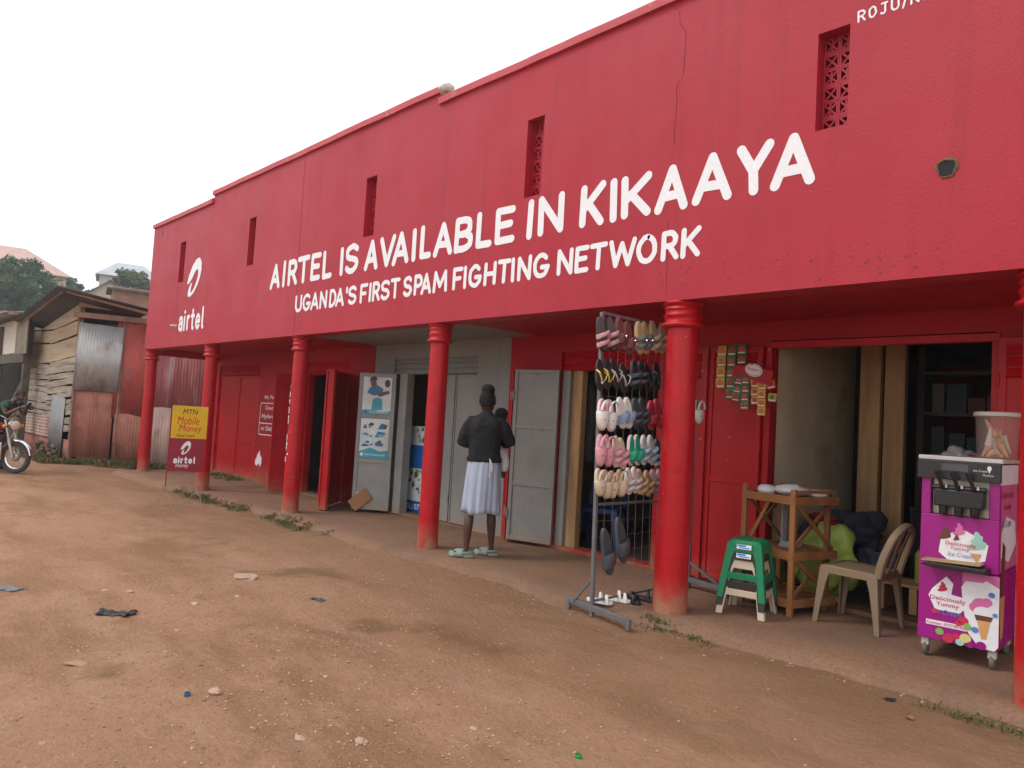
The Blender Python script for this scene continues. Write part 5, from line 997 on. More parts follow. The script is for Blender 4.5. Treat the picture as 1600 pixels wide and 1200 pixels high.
o = mb.build('jumper', M_JUMP, wo, smooth=True, angle=180); rm_ = o.modifiers.new('merge', 'REMESH'); rm_.mode = 'VOXEL'; rm_.voxel_size = .011; rm_.use_smooth_shade = True; sm_ = o.modifiers.new('soft', 'SMOOTH'); sm_.factor = .6; sm_.iterations = 6; tx = bpy.data.textures.new('cloth_folds', 'CLOUDS'); tx.noise_scale = .075; dm_ = o.modifiers.new('folds', 'DISPLACE'); dm_.texture = tx; dm_.strength = .022; dm_.texture_coords = 'GLOBAL'
mb = MB(); mb.lathe([(.176, .945), (.180, .955), (.180, .985), (.172, .992)], 32, M=MWm @ Matrix.Scale(.73, 4, (0, 1, 0)), caps=False); mb.build('jumper_hem', M_JUMP, wo, smooth=True)
M_SK1 = cm('pale_blue_skirt', (.36, .41, .50), rough=.75, var=.06, vs=5); rings = []
for k in range(13):
    u = k / 12; z = .99 - .56 * u; rx, ry = .155 + .034 * u ** .7, .118 + .05 * u ** .7; O = []
    for i in range(120):
        t = 2 * math.pi * i / 120; pl = 1 + (.012 + .075 * u) * math.sin(8 * t + 1.3 * math.sin(3 * t) + .6 * math.sin(2.2 * u)) + (.01 + .022 * u) * math.sin(19 * t + 1 + 2 * u); O.append(W(rx * math.cos(t) * pl, ry * math.sin(t) * pl, z + .014 * u * math.sin(4 * t)))
    rings.append(O)
mb = MB(); mb.loft(rings, False); o = mb.build('skirt', M_SK1, wo, smooth=True, angle=180); s_ = o.modifiers.new('thick', 'SOLIDIFY'); s_.thickness = .004
mb = MB(); mb.tube([W(.06, -.13, .985), W(.07, -.145, .9), W(.065, -.155, .8)], .0035, 6); mb.tube([W(.06, -.13, .985), W(.085, -.14, .93), W(.09, -.15, .86)], .0035, 6); mb.build('tie_cord', M_PAINT, wo, smooth=True)
MHd = MWm @ Matrix.Translation((0, .02, 1.555)) @ Matrix.Rotation(R(-8), 4, 'Z'); hd = head(MHd, .092, SKIN, HAIR, wo)
mb = MB(); rings = []
for z, wd, y0, dp in ((-.55, .6, -.45, .52), (-.2, .84, -.2, .86), (.25, .93, -.1, 1.0), (.62, .88, -.12, .98), (.92, .74, -.12, .84), (1.1, .72, -.14, .78), (1.25, .76, -.16, .8), (1.5, .76, -.18, .78), (1.75, .62, -.18, .64), (1.95, .34, -.18, .36)): rings.append([MHd @ Vector((.092 * wd * math.cos(2 * math.pi * i / 20) * (1 + .03 * math.sin(5 * i)), .092 * (y0 + dp * math.sin(2 * math.pi * i / 20)), .092 * z)) for i in range(20)])
mb.loft(rings); hr = mb.build('hair', HAIR, wo, smooth=True, angle=180)
for i in range(12):
    a_ = 2 * math.pi * i / 12; P = [MHd @ Vector((.092 * (.9 - .5 * u) * math.cos(a_ + 1.2 * u), .092 * (-.14 + (.98 - .5 * u) * math.sin(a_ + 1.2 * u)), .092 * (.1 + 1.15 * u))) for u in (0, .25, .5, .75, 1)]; mb = MB(); mb.tube(P, .0085, 6); adopt(mb.build('braid', HAIR, smooth=True), hr)
for i in range(3): mb = MB(); a_ = i * 1.9; mb.tube([MHd @ Vector((.058 * math.cos(a_ + t), -.016 + .056 * math.sin(a_ + t), .092 * (1.3 + .12 * i))) for t in [k * .4 for k in range(12)]], .012, 7); adopt(mb.build('bun_coil', HAIR, smooth=True), hr)
hand(MWm @ frame((-.055, .235, 1.12), (0, 0, 1), (.95, .3, 0)), SKIN, wo); hand(MWm @ frame((.085, .27, 1.14), (0, 0, -1), (-.95, .2, 0)), SKIN, wo)
K_croc = cm('grey_green_clog', (.21, .25, .22), rough=.55)
for (x, y) in (LA, RA):
    dirw = (MWm.to_3x3() @ Vector((-.97, .24, 0))).normalized(); an = math.atan2(dirw.y, dirw.x) + math.pi / 2; c_ = W(x - .045, y + .01, -.01)
    M = Matrix.Translation(c_) @ Matrix.Rotation(an, 4, 'Z'); mb = MB(); L = .27; W_ = .105
    mb.loft([[M @ p for p in sole_ring(L, W_, 0, .01)], [M @ p for p in sole_ring(L, W_, .008)], [M @ p for p in sole_ring(L, W_, .03, .002)], [M @ p for p in sole_ring(L, W_, .034, .008)]]); cg = mb.build('clog', K_croc, wo, smooth=True, angle=50)
    mb = MB(); rings = []
    for k in range(8):
        u = k / 7; yy_ = -L * .49 + u * L * .6; full = math.sin(min(1, .2 + u * 1.1) * math.pi / 2); wd = W_ * .56 * (full if u < .75 else 1); hh = .07 * full ** .6 + .01 * u; rings.append([M @ Vector((math.cos(math.pi * i / 10) * wd, yy_, .008 + hh * math.sin(math.pi * i / 10) ** .8)) for i in range(11)])
    mb.add([p for q in rings for p in q], [(i * 11 + j, i * 11 + j + 1, (i + 1) * 11 + j + 1, (i + 1) * 11 + j) for i in range(7) for j in range(10)]); o = mb.build('clog_upper', K_croc, smooth=True, angle=180); o.modifiers.new('thick', 'SOLIDIFY').thickness = .006; adopt(o, cg)
    mb = MB(); mb.tube([M @ Vector((math.cos(R(a_)) * W_ * .5, L * (.1 + .36 * math.sin(R(a_))), .05 + .01 * math.sin(R(a_)))) for a_ in range(0, 181, 15)], .006, 6, flat=2); adopt(mb.build('heel_strap', K_croc, smooth=True), cg)
    for sx, sy in ((-.035, -.3), (.0, -.33), (.035, -.3), (-.045, -.2), (.045, -.2)):
        mb = MB(); mb.blob(M @ Vector((sx, sy * L, .058 if abs(sx) > .04 else .07)), .009, 7, 5, sc=(1, 1.2, .8)); adopt(mb.build('vent_hole', M_BLACKPL, smooth=True), cg)
# the child on her arm
CB = W(.14, .20, 1.0); ch = thing('person', 'small child in white held against the shoulder of the person in black jumper', 'person', CB)
Jc = {'pelvis': (W(.155, .17, 1.04), .075, .07), 'chest': (W(.15, .19, 1.22), .07, .065), 'neck': (W(.15, .19, 1.325), .04, .04), 'hipL': (W(.20, .14, .98), .05, .05), 'kneeL': (W(.215, .10, .90), .042, .042), 'ankL': (W(.205, .10, .82), .027, .027), 'toeL': (W(.205, .15, .79), .022, .02),
      'hipR': (W(.10, .22, .98), .05, .05), 'kneeR': (W(.09, .3, .93), .04, .04), 'ankR': (W(.09, .32, .82), .027, .027), 'shL': (W(.215, .18, 1.27), .036, .036), 'elL': (W(.245, .12, 1.20), .028, .028), 'wrL': (W(.23, .05, 1.25), .02, .02), 'shR': (W(.09, .22, 1.27), .036, .036), 'elR': (W(.04, .2, 1.22), .028, .028), 'wrR': (W(.03, .12, 1.25), .02, .02)}
Ec = chain('pelvis', 'chest', 'neck') + chain('pelvis', 'hipL', 'kneeL', 'ankL', 'toeL') + chain('pelvis', 'hipR', 'kneeR', 'ankR') + chain('chest', 'shL', 'elL', 'wrL') + chain('chest', 'shR', 'elR', 'wrR')
M_CW = cm('white_baby_cloth', (.58, .56, .60), rough=.8, var=.06); skin_body('body', Jc, Ec, SKIN, ch)
Jd = {k: (p, rx + .012, ry + .012) for k, (p, rx, ry) in Jc.items() if k in ('pelvis', 'chest', 'hipL', 'kneeL', 'hipR', 'kneeR', 'shL', 'shR')}; Jd['ankL'] = (W(.205, .10, .83), .036, .036)
skin_body('romper', Jd, chain('pelvis', 'chest') + chain('pelvis', 'hipL', 'kneeL', 'ankL') + chain('pelvis', 'hipR', 'kneeR') + [('chest', 'shL'), ('chest', 'shR')], M_CW, ch)
mb = MB(); mb.tube([W(.19, .12, 1.30), W(.235, .13, 1.315), W(.25, .17, 1.29)], [.02, .03, .02], 8); mb.build('collar', cm('pink_collar', (.6, .28, .34)), ch, smooth=True)
MHc = MWm @ Matrix.Translation((.15, .195, 1.425)) @ Matrix.Rotation(R(-40), 4, 'Z'); head(MHc, .072, SKIN, HAIR, ch)
mb = MB(); rings = []
for z, wd, y0, dp in ((-.4, .66, -.35, .6), (0, .9, -.2, .9), (.4, .93, -.12, 1.0), (.75, .78, -.1, .88), (1.02, .45, -.1, .5), (1.1, .15, -.1, .18)): rings.append([MHc @ Vector((.075 * wd * math.cos(2 * math.pi * i / 18), .075 * (y0 + dp * math.sin(2 * math.pi * i / 18)), .075 * z)) for i in range(18)])
mb.loft(rings); mb.build('hair', HAIR, ch, smooth=True, angle=180)
# ---- motorcycle
BA = Vector((-16.03, -1.86, ground_z(-16, -1.9))); bd = Vector((.76, .65, 0)).normalized(); MB_ = Matrix(((bd.x, -bd.y, 0, BA.x), (bd.y, bd.x, 0, BA.y), (0, 0, 1, BA.z), (0, 0, 0, 1)))
mc = thing('motorcycle', 'red motorcycle with chrome mudguard and round headlamp in front of the plank shack', 'motorcycle', BA)
def Q(*p): return MB_ @ Vector(p)
M_TYRE = cm('dusty_tyre', (.07, .055, .045), rough=.9, var=.3, vs=20); M_REDT = cm('red_tank', (.22, .008, .012), rough=.25, coat=.5); M_ENG = cm('engine_alloy', (.2, .19, .18), rough=.4, metal=.7); M_ORL = cm('amber_lens', (.6, .2, .02), rough=.2); M_FORK = cm('fork_alloy', (.42, .4, .38), rough=.3, metal=.7)
WR = .295
def wheel(x):
    mb = MB(); Mx = MB_ @ Matrix.Translation((x, 0, WR)) @ Matrix.Rotation(R(90), 4, 'X')
    mb.tube([Mx @ Vector(((WR - .045) * math.cos(t), (WR - .045) * math.sin(t), 0)) for t in [2 * math.pi * i / 36 for i in range(36)]], .045, 12, closed=True, flat=1.0); wh = mb.build('wheel', M_TYRE, mc, smooth=True)
    mb = MB(); mb.tube([Mx @ Vector(((WR - .088) * math.cos(t), (WR - .088) * math.sin(t), 0)) for t in [2 * math.pi * i / 36 for i in range(36)]], .015, 8, closed=True, flat=1.6); adopt(mb.build('rim', M_CHROME, smooth=True), wh)
    mb = MB(); mb.lathe([(.012, -.06), (.055, -.05), (.07, -.03), (.07, .03), (.055, .05), (.012, .06)], 20, M=Mx); adopt(mb.build('hub', M_FORK, smooth=True), wh)
    for i in range(18):
        t = 2 * math.pi * i / 18; mb = MB(); s_ = .03 if i % 2 else -.03; mb.tube([Mx @ Vector((.06 * math.cos(t + .4), .06 * math.sin(t + .4), s_)), Mx @ Vector(((WR - .09) * math.cos(t), (WR - .09) * math.sin(t), 0))], .0018, 4); adopt(mb.build('spoke', M_CHROME), wh)
wheel(0); wheel(-1.24)
for s_ in (-1, 1):
    mb = MB(); mb.tube([Q(0, s_ * .085, WR), Q(-.10, s_ * .085, .62)], .026, 10); mb.tube([Q(-.10, s_ * .085, .62), Q(-.21, s_ * .085, .98)], .018, 10); mb.build('fork_leg', M_FORK, mc, smooth=True)
    mb = MB(); mb.tube([Q(-.23, s_ * .03, 1.0), Q(-.24, s_ * .2, 1.06), Q(-.33, s_ * .37, 1.04)], .012, 8); hb = mb.build('handlebar', M_CHROME, mc, smooth=True); mb = MB(); mb.tube([Q(-.30, s_ * .30, 1.046), Q(-.35, s_ * .41, 1.035)], .018, 8); adopt(mb.build('grip', M_BLACKPL, smooth=True), hb)
    mb = MB(); mb.tube([Q(-.26, s_ * .2, 1.06), Q(-.25, s_ * .27, 1.25)], .005, 6); mb.blob(Q(-.25, s_ * .29, 1.29), .06, 12, 8, 0, 0, (.35, 1, .7)); adopt(mb.build('mirror', M_BLACKPL, smooth=True), hb)
    mb = MB(); mb.tube([Q(-.13, s_ * .1, .86), Q(-.11, s_ * .19, .86)], .01, 6); mb.build('indicator_stalk', M_BLACKPL, mc); mb = MB(); mb.blob(Q(-.10, s_ * .21, .86), .038, 12, 8); mb.build('indicator', M_ORL, mc, smooth=True)
mb = MB(); rings = []
for i in range(13):
    t = R(10 + 140 * i / 12); rr = WR + .03; rings.append([Q(rr * math.cos(t) * k, y, WR + rr * math.sin(t) * k) for k, y in ((.96, -.06), (1.02, -.045), (1.05, 0), (1.02, .045), (.96, .06), (.975, .055), (1.0, 0), (.975, -.055))])
mb.loft(rings); mb.build('mudguard', M_CHROME, mc, smooth=True, angle=60)
Ml = MB_ @ Matrix.Translation((-.09, 0, .88)) @ Matrix.Rotation(R(-22), 4, 'Z') @ Matrix.Rotation(R(90), 4, 'Y'); mb = MB(); mb.lathe([(.02, -.12), (.07, -.10), (.095, -.03), (.1, .03), (.098, .045), (.088, .045), (.07, .02)], 24, M=Ml, caps=False); hl = mb.build('headlamp', M_CHROME, mc, smooth=True); mb = MB(); mb.lathe([(.088, .04), (.07, .055), (.04, .066), (.0, .07)], 24, M=Ml, caps=False); adopt(mb.build('lens', cm('lamp_glass', (.6, .55, .45), rough=.12, spec=.8), smooth=True), hl)
mb = MB(); mb.blob(Q(-.45, 0, .83), .17, 18, 12, 0, 0, (1.55, .75, .72)); mb.build('fuel_tank', M_REDT, mc, smooth=True, angle=180)
mb = MB(); rings = [[Q(x, wd * math.cos(2 * math.pi * i / 16), z + .045 * math.sin(2 * math.pi * i / 16)) for i in range(16)] for x, wd, z in ((-.62, .09, .80), (-.75, .13, .80), (-1.05, .14, .82), (-1.35, .12, .86), (-1.42, .06, .87))]; mb.loft(rings); mb.build('seat', M_BLACKPL, mc, smooth=True, angle=180)
mb = MB(); mb.box(-.62, -.34, -.12, .12, .28, .5, MB_); mb.lathe([(.085, 0), (.085, .16), (.07, .2)], 16, M=MB_ @ Matrix.Translation((-.42, 0, .5)) @ Matrix.Rotation(R(12), 4, 'Y')); mb.build('engine', M_ENG, mc, bevel=.02)
mb = MB(); mb.tube([Q(-.21, 0, .95), Q(-.25, 0, .72), Q(-.32, 0, .35), Q(-.65, 0, .27), Q(-.8, 0, .5), Q(-1.24, .0, .30)], .022, 8); mb.tube([Q(-.25, 0, .8), Q(-.7, 0, .72), Q(-1.35, 0, .74)], .02, 8); mb.build('frame', M_BLACKPL, mc, smooth=True)
mb = MB(); mb.tube([Q(-.36, -.1, .52), Q(-.28, -.13, .4), Q(-.4, -.14, .25), Q(-.8, -.15, .26), Q(-1.35, -.16, .34)], [.02, .02, .022, .04, .04], 10); mb.build('exhaust', M_CHROME, mc, smooth=True)
mb = MB(); mb.box(-.3, -.18, -.15, -.12, .25, .56, MB_); mb.build('leg_guard', M_CHROME, mc, bevel=.01)
# ---- person leaning on the motorcycle
fd = Vector((.76, .65, 0)).normalized(); PB = Vector((-16.79, -2.03, ground_z(-16.8, -2.0))); MP = Matrix(((fd.y, fd.x, 0, PB.x), (-fd.x, fd.y, 0, PB.y), (0, 0, 1, PB.z), (0, 0, 0, 1)))   # local x = right, y = forward
rp_ = thing('person', 'person in green shirt leaning over the motorcycle and looking at a phone', 'person', PB)
def P_(*p): return MP @ Vector(p)
Jr = {'pelvis': (P_(0, -.1, .90), .13, .11), 'waist': (P_(0, .0, 1.02), .12, .095), 'chest': (P_(0, .14, 1.17), .14, .11), 'neckb': (P_(0, .24, 1.28), .065, .06), 'neck': (P_(0, .29, 1.32), .052, .052)}
for s_, k in ((-1, 'L'), (1, 'R')): Jr.update({'hip' + k: (P_(s_ * .09, -.1, .84), .09, .09), 'knee' + k: (P_(s_ * .11, .02, .47), .06, .06), 'ank' + k: (P_(s_ * .11, -.05, .09), .037, .037), 'toe' + k: (P_(s_ * .12, .13, .035), .035, .028), 'sh' + k: (P_(s_ * .18, .2, 1.24), .055, .055), 'el' + k: (P_(s_ * .24, .30, 1.04), .042, .042), 'wr' + k: (P_(s_ * .06 + .05, .50, 1.20), .027, .027)})
skin_body('body', Jr, chain('pelvis', 'waist', 'chest', 'neckb', 'neck') + [e_ for k in 'LR' for e_ in chain('pelvis', 'hip' + k, 'knee' + k, 'ank' + k, 'toe' + k) + chain('chest', 'sh' + k, 'el' + k, 'wr' + k)], SKIN, rp_)
skin_body('shirt', {'pelvis': (P_(0, -.08, .93), .155, .13), 'waist': (P_(0, .0, 1.03), .148, .12), 'chest': (P_(0, .13, 1.17), .165, .13), 'col': (P_(0, .23, 1.275), .075, .07), 'shL': (P_(-.175, .19, 1.235), .075, .075), 'slL': (P_(-.21, .30, 1.16), .066, .066), 'shR': (P_(.175, .19, 1.235), .075, .075), 'slR': (P_(.21, .30, 1.16), .066, .066)}, chain('pelvis', 'waist', 'chest', 'col') + chain('chest', 'shL', 'slL') + chain('chest', 'shR', 'slR'), cm('green_shirt', (.012, .06, .04), rough=.8), rp_)
skin_body('trousers', {'pelvis': (P_(0, -.1, .88), .148, .13), **{n + k: (P_(*p), r_, r_) for s_, k in ((-1, 'L'), (1, 'R')) for n, p, r_ in (('hip', (s_ * .09, -.1, .80), .105), ('knee', (s_ * .11, .02, .47), .078), ('ank', (s_ * .11, -.05, .12), .058))}}, chain('pelvis', 'hipL', 'kneeL', 'ankL') + chain('pelvis', 'hipR', 'kneeR', 'ankR'), cm('dark_trousers', (.03, .035, .05), rough=.85), rp_)
MHr = MP @ Matrix.Translation((0, .37, 1.41)) @ Matrix.Rotation(R(-25), 4, 'Z') @ Matrix.Rotation(R(-28), 4, 'X'); head(MHr, .094, SKIN, HAIR, rp_)
mb = MB(); rings = []
for z, wd, y0, dp in ((-.3, .72, -.35, .66), (.1, .88, -.15, .92), (.5, .86, -.12, .95), (.85, .64, -.1, .74), (1.06, .25, -.08, .3)): rings.append([MHr @ Vector((.096 * wd * math.cos(2 * math.pi * i / 18), .096 * (y0 + dp * math.sin(2 * math.pi * i / 18)), .096 * z)) for i in range(18)])
mb.loft(rings); mb.build('hair', HAIR, rp_, smooth=True, angle=180)
hand(MP @ frame((.11, .51, 1.20), (0, .2, 1), (0, 1, -.1)), SKIN, rp_, curl=35); hand(MP @ frame((-.01, .51, 1.20), (0, -.2, -1), (0, 1, -.1)), SKIN, rp_, curl=35)
for s_ in (-1, 1): mb = MB(); mb.blob(P_(s_ * .115, .04, .045), .06, 12, 8, 0, 0, (.8, 2.1, .75)); mb.build('shoe', M_BLACKPL, rp_, smooth=True)
mb = MB(); mb.box(-.036, .036, -.005, .005, -.075, .075, MP @ Matrix.Translation((.05, .59, 1.23)) @ Matrix.Rotation(R(-35), 4, 'X')); tag(mb.build('phone', M_BLACKPL, bevel=.004), 'black phone held by the person in green shirt', 'phone')
# ================================================================== shack beside the shops
SH = thing('timber_shack', 'ramshackle shack of rough planks and rusty corrugated sheets beside the red shops', 'shack', (-19, .5, 0))
M_PL1 = mat('tan_planks', (.36, .275, .185), .85, .2, var=.25, vs=3, stretch=(.3, 1, 4), bump=.4, bs=12, c2=(.26, .18, .11), c2s=1.5, c2t=(.5, .7)); M_PL2 = mat('weathered_planks', (.31, .26, .21), .9, .2, var=.3, vs=3, stretch=(.3, 1, 4), bump=.4, bs=12, c2=(.17, .13, .10), c2s=2, c2t=(.5, .7))
M_ZINC = mat('dull_zinc', (.36, .36, .36), .5, .4, metal=.35, var=.15, vs=1.5, c2=(.24, .17, .13), c2s=2.2, c2t=(.52, .7)); M_RUST = mat('rusty_sheet', (.31, .115, .08), .8, .3, var=.3, vs=2.2, c2=(.13, .05, .04), c2s=3, c2t=(.5, .68), fine=.3, fs=30); M_RUSTR = mat('rust_red_sheet', (.36, .065, .055), .7, .3, var=.25, vs=2, c2=(.25, .14, .14), c2s=2.4, c2t=(.55, .7)); M_PALE = mat('faded_pink_sheet', (.40, .28, .235), .75, .3, var=.25, vs=2.5, stretch=(1, 1, .4), c2=(.2, .12, .10), c2s=3, c2t=(.5, .68)); M_MAUVE = mat('streaky_mauve_sheet', (.32, .10, .10), .7, .3, var=.4, vs=5, stretch=(1, 1, .18), c2=(.34, .25, .25), c2s=5, c2t=(.55, .66)); M_PINKW = mat('pinkish_timber', (.25, .14, .105), .85, .2, var=.25, vs=4)
M_STALL = mat('dark_stall_timber', (.11, .09, .072), .9, .2, var=.35, vs=4); M_STALLSHADE = mat('painted_stall_shade', (.03, .026, .023), .9, .1, var=.3); M_ZINC2 = mat('grey_zinc', (.21, .215, .22), .55, .4, metal=.2, var=.2, vs=2, c2=(.2, .14, .11), c2s=3, c2t=(.55, .7))  # dark timber for the stall; panel colour is its interior shade, painted
PY = -.46
def plank(x0, x1, z0, z1, m_, sl=0.0, y=None):
    n = 6; y = PY + random.uniform(-.012, .012) if y is None else y; lo = []; hi = []
    for i in range(n + 1):
        x = x0 + (x1 - x0) * i / n; s_ = sl * (i / n - .5); lo.append((x, z0 + s_ + random.uniform(-.012, .012))); hi.append((x, z1 + s_ + random.uniform(-.012, .012)))
    mb = MB(); mb.prism(lo + hi[::-1], frame((0, y, 0), (1, 0, 0), (0, 0, 1)), .024); mb.build('plank', m_, SH)
random.seed(21)
for (a_, b_, sl) in ((-23.2, -20.75, -.08), (-20.8, -18.47, .10)):
    z = .95
    while z < 2.25: h = random.uniform(.12, .17); plank(a_, b_, z, z + h - random.uniform(.008, .03), M_PL2, sl + random.uniform(-.05, .05)); z += h
    for z0, z1 in ((2.27, 2.72), (2.74, 3.05), (3.07, 3.42)): plank(a_, b_, z0, z1 - .012, M_PL1, sl * 1.2)
for z0, z1 in ((.62, .76), (.78, .93)): plank(-20.7, -18.5, z0, z1, M_PL2, .03)
mb = MB(); mb.box(-23.4, -18.5, PY + .05, PY + .06, -.1, 3.45); mb.build('gap_shade_sheet', M_DARK, SH)  # near-black sheet added behind the planks, paints the shade in their gaps
def sheet(M, s0, s1, z0, z1, m_, off=0.0, horiz=False, tilt=0.0, ragged=.0, per=.076, amp=.006):
    mb = MB(); L = (z1 - z0) if horiz else (s1 - s0); n = int(L / per * 6); V = []
    for i in range(n + 1):
        q = L * i / n; d = off + amp * math.sin(2 * math.pi * q / per)
        if horiz: V += [M @ Vector((s0, z0 + q, d)), M @ Vector((s1, z0 + q, d))]
        else: V += [M @ Vector((s0 + q + tilt * 0, z0 + ragged * mnoise.noise(Vector((q * 3, z0, 0))), d)), M @ Vector((s0 + q - tilt, z1 + tilt * (q / L - .5) * 2 + ragged * .6 * mnoise.noise(Vector((q * 2, z1, 4))), d))]
    mb.add(V, [(2 * i, 2 * i + 2, 2 * i + 3, 2 * i + 1) for i in range(n)]); o = mb.build('corrugated_sheet', m_, SH, smooth=True, angle=180, fix=False); o.modifiers.new('thick', 'SOLIDIFY').thickness = .003; return o
MPK = frame((0, PY, 0), (1, 0, 0), (0, 0, 1))
sheet(MPK, -23.0, -20.0, .42, .92, M_PALE, .03, True); sheet(MPK, -20.15, -18.95, -.02, 1.40, M_ZINC2, .05, tilt=-.04); sheet(MPK, -23.2, -18.5, -.1, .45, M_RUST, .0)
U2 = Vector((2.5, 1.76, 0)).normalized(); MMt = frame((-18.45, -.46, 0), U2, (0, 0, 1))
sheet(MMt, -.02, 1.12, 1.56, 3.02, M_ZINC, .035, tilt=-.05); sheet(MMt, -.02, 1.02, .03, 1.62, M_RUST, .0, ragged=.12); sheet(MMt, .98, 2.0, 1.0, 3.12, M_RUSTR, .005, ragged=.04); sheet(MMt, 1.1, 2.0, -.03, 1.08, M_RUST, .03, ragged=.08)
sheet(MMt, 1.9, 3.5, 1.18, 2.75, M_MAUVE, .02, ragged=.05); sheet(MMt, 2.02, 2.62, -.05, 1.28, M_PALE, .04, ragged=.06); sheet(MMt, 2.60, 3.5, -.05, 1.24, M_PALE, .012, ragged=.06); sheet(MMt, 1.9, 2.1, -.05, 2.7, M_RUST, .0)
mb = MB(); mb.box(0, 3.5, -.1, 2.7, -.08, -.06, MMt); mb.box(0, 1.9, 2.7, 3.05, -.08, -.06, MMt); mb.build('gap_shade_sheet', M_DARK, SH)  # near-black sheets added behind the metal, stand in for the unlit inside
for s0, z0, s1, z1, w_ in ((-.1, 3.24, 2.0, 3.12, .12), (.02, 3.46, 2.0, 3.30, .10)): mb = MB(); mb.bar(MMt @ Vector((s0, z0, .06)), MMt @ Vector((s1, z1, .06)), w_, .07, (1, -1, 0)); mb.build('beam', M_PINKW, SH, bevel=.01)
for s_, z1 in ((0.02, 3.5), (1.16, 3.2), (1.95, 3.2)): mb = MB(); mb.bar(MMt @ Vector((s_, -.1, -.02)), MMt @ Vector((s_, z1, -.02)), .09); mb.build('post', M_PINKW, SH)
# roof: overhanging iron sheet on rafters
P2 = Vector((-18.18, -1.0, 3.78)); P1 = Vector((-22.6, -1.0, 3.29)); P3 = Vector((-16.3, .38, 3.31)); P4 = P1 + (P3 - P2)
mb = MB(); n = 60; V = []
for i in range(n + 1):
    u = i / n; dz = Vector((0, 0, .012 * math.sin(i * 2.1))); V += [P1 + (P2 - P1) * u + dz, P4 + (P3 - P4) * u + dz]
mb.add(V, [(2 * i, 2 * i + 2, 2 * i + 3, 2 * i + 1) for i in range(n)]); o = mb.build('roof', mat('old_roof_iron', (.06, .05, .045), .8, .2, var=.3, vs=2), SH, smooth=True, fix=False); o.modifiers.new('thick', 'SOLIDIFY').thickness = .02
for a_, b_ in ((P1 + Vector((0, .15, -.07)), P2 + Vector((-.1, .15, -.07))), (P2 + Vector((0, .2, -.09)), P3 + Vector((-.05, .12, -.09))), (P1 + Vector((.6, .5, -.10)), P2 + Vector((-.3, .75, -.13)))): mb = MB(); mb.bar(a_, b_, .07, .09); mb.build('rafter', M_PINKW, SH, bevel=.008)
# rubble at the foot of the shack
rs = random.Random(5)
for i in range(26):
    x = rs.uniform(-21.2, -18.6); y = rs.uniform(-.75, -.52); r_ = rs.uniform(.05, .1); z = rs.choice((0, 0, .12, .24)); mb = MB(); mb.blob((x, y, z + r_ * .5), r_, 8, 6, .5, i, (1.2, .8, .8)); tag(mb.build('rubble_stone', mat('rubble', (.13, .095, .07), .95, .2, var=.35, vs=9), smooth=True), 'rough brown stone in the rubble heap at the foot of the shack', 'stone', 'rubble heaped against the shack')
# ---- open stall to the left of the shack
NS = thing('open_stall', 'open timber stall with white front board and stacked poles beside the plank shack', 'stall', (-25, -.7, 0))
mb = MB(); mb.box(-30, -22.9, -.72, -.68, 2.5, 3.42); mb.build('front_board', cm('dirty_white_board', (.55, .50, .42), rough=.8, var=.12), NS)
mb = MB(); mb.box(-31, -21.9, -.85, -.70, 2.2, 2.46); mb.build('beam', M_STALL, NS, bevel=.01)
for x in (-22.0, -25.6, -28.5): mb = MB(); mb.box(x - .09, x + .09, -.82, -.66, -.1, 3.3); mb.build('post', M_STALL, NS, bevel=.01)
mb = MB(); mb.box(-22.95, -21.6, -.86, -.83, 2.42, 3.42); mb.build('board', mat('grey_board', (.2, .165, .13), .9, .2, var=.3, vs=4), NS)
mb = MB(); mb.add([(-29, -1.2, 3.4), (-22.9, -1.2, 3.52), (-22.9, 2, 3.95), (-29, 2, 3.85)], [(0, 1, 2, 3)]); o = mb.build('roof', M_ZINC, NS); o.modifiers.new('thick', 'SOLIDIFY').thickness = .03
mb = MB(); mb.bar((-24.6, -1.1, 3.62), (-22.4, -1.0, 3.46), .12, .09); mb.build('roof_pole', M_PINKW, NS)
mb = MB(); mb.box(-36, -21.8, .35, .4, -.1, 3.5); mb.build('back_panel', M_STALLSHADE, NS)  # shade inside the stall, painted as a near-black sheet
for i in range(16):
    x = -28 + .3 * i; mb = MB(); mb.tube([(x, -.35 + .02 * (i % 3), .0), (x + 1.7, .1 - .05 * (i % 4), 2.1 + .1 * (i % 3))], .05, 8); tag(mb.build('timber_pole', M_PL2, smooth=True), 'rough pole leaning inside the open stall', 'pole', 'poles leaning in the open stall')
# ================================================================== background hill, houses, trees
def hill_z(x, y): return lin(-x, [(23, -.3), (40, 1.6), (60, 5.0), (80, 7.6), (115, 13.0), (170, 17), (300, 19)]) + .4 * fbm(x, y, .06)
xs = axis([(-300, -130, 12), (-130, -22.5, 3)]); ys = axis([(-75, -20, 8), (-20, 60, 3), (60, 130, 10)]); mb = MB(); mb.add([(x, y, hill_z(x, y)) for x in xs for y in ys], [(i * len(ys) + j, (i + 1) * len(ys) + j, (i + 1) * len(ys) + j + 1, i * len(ys) + j + 1) for i in range(len(xs) - 1) for j in range(len(ys) - 1)])
struct(mb.build('hill', mat('hill_scrub', (.10, .10, .05), .95, .1, var=.4, vs=.2, c2=(.25, .13, .07), c2s=.15), smooth=True, angle=180, fix=False), 'scrub covered hillside behind the shacks')
CAMP = Vector((0, -4.74, 1.42))
def far(dx, dy, sl, d): return Vector((dx * d, -4.74 + dy * d, 1.42 + sl * d))
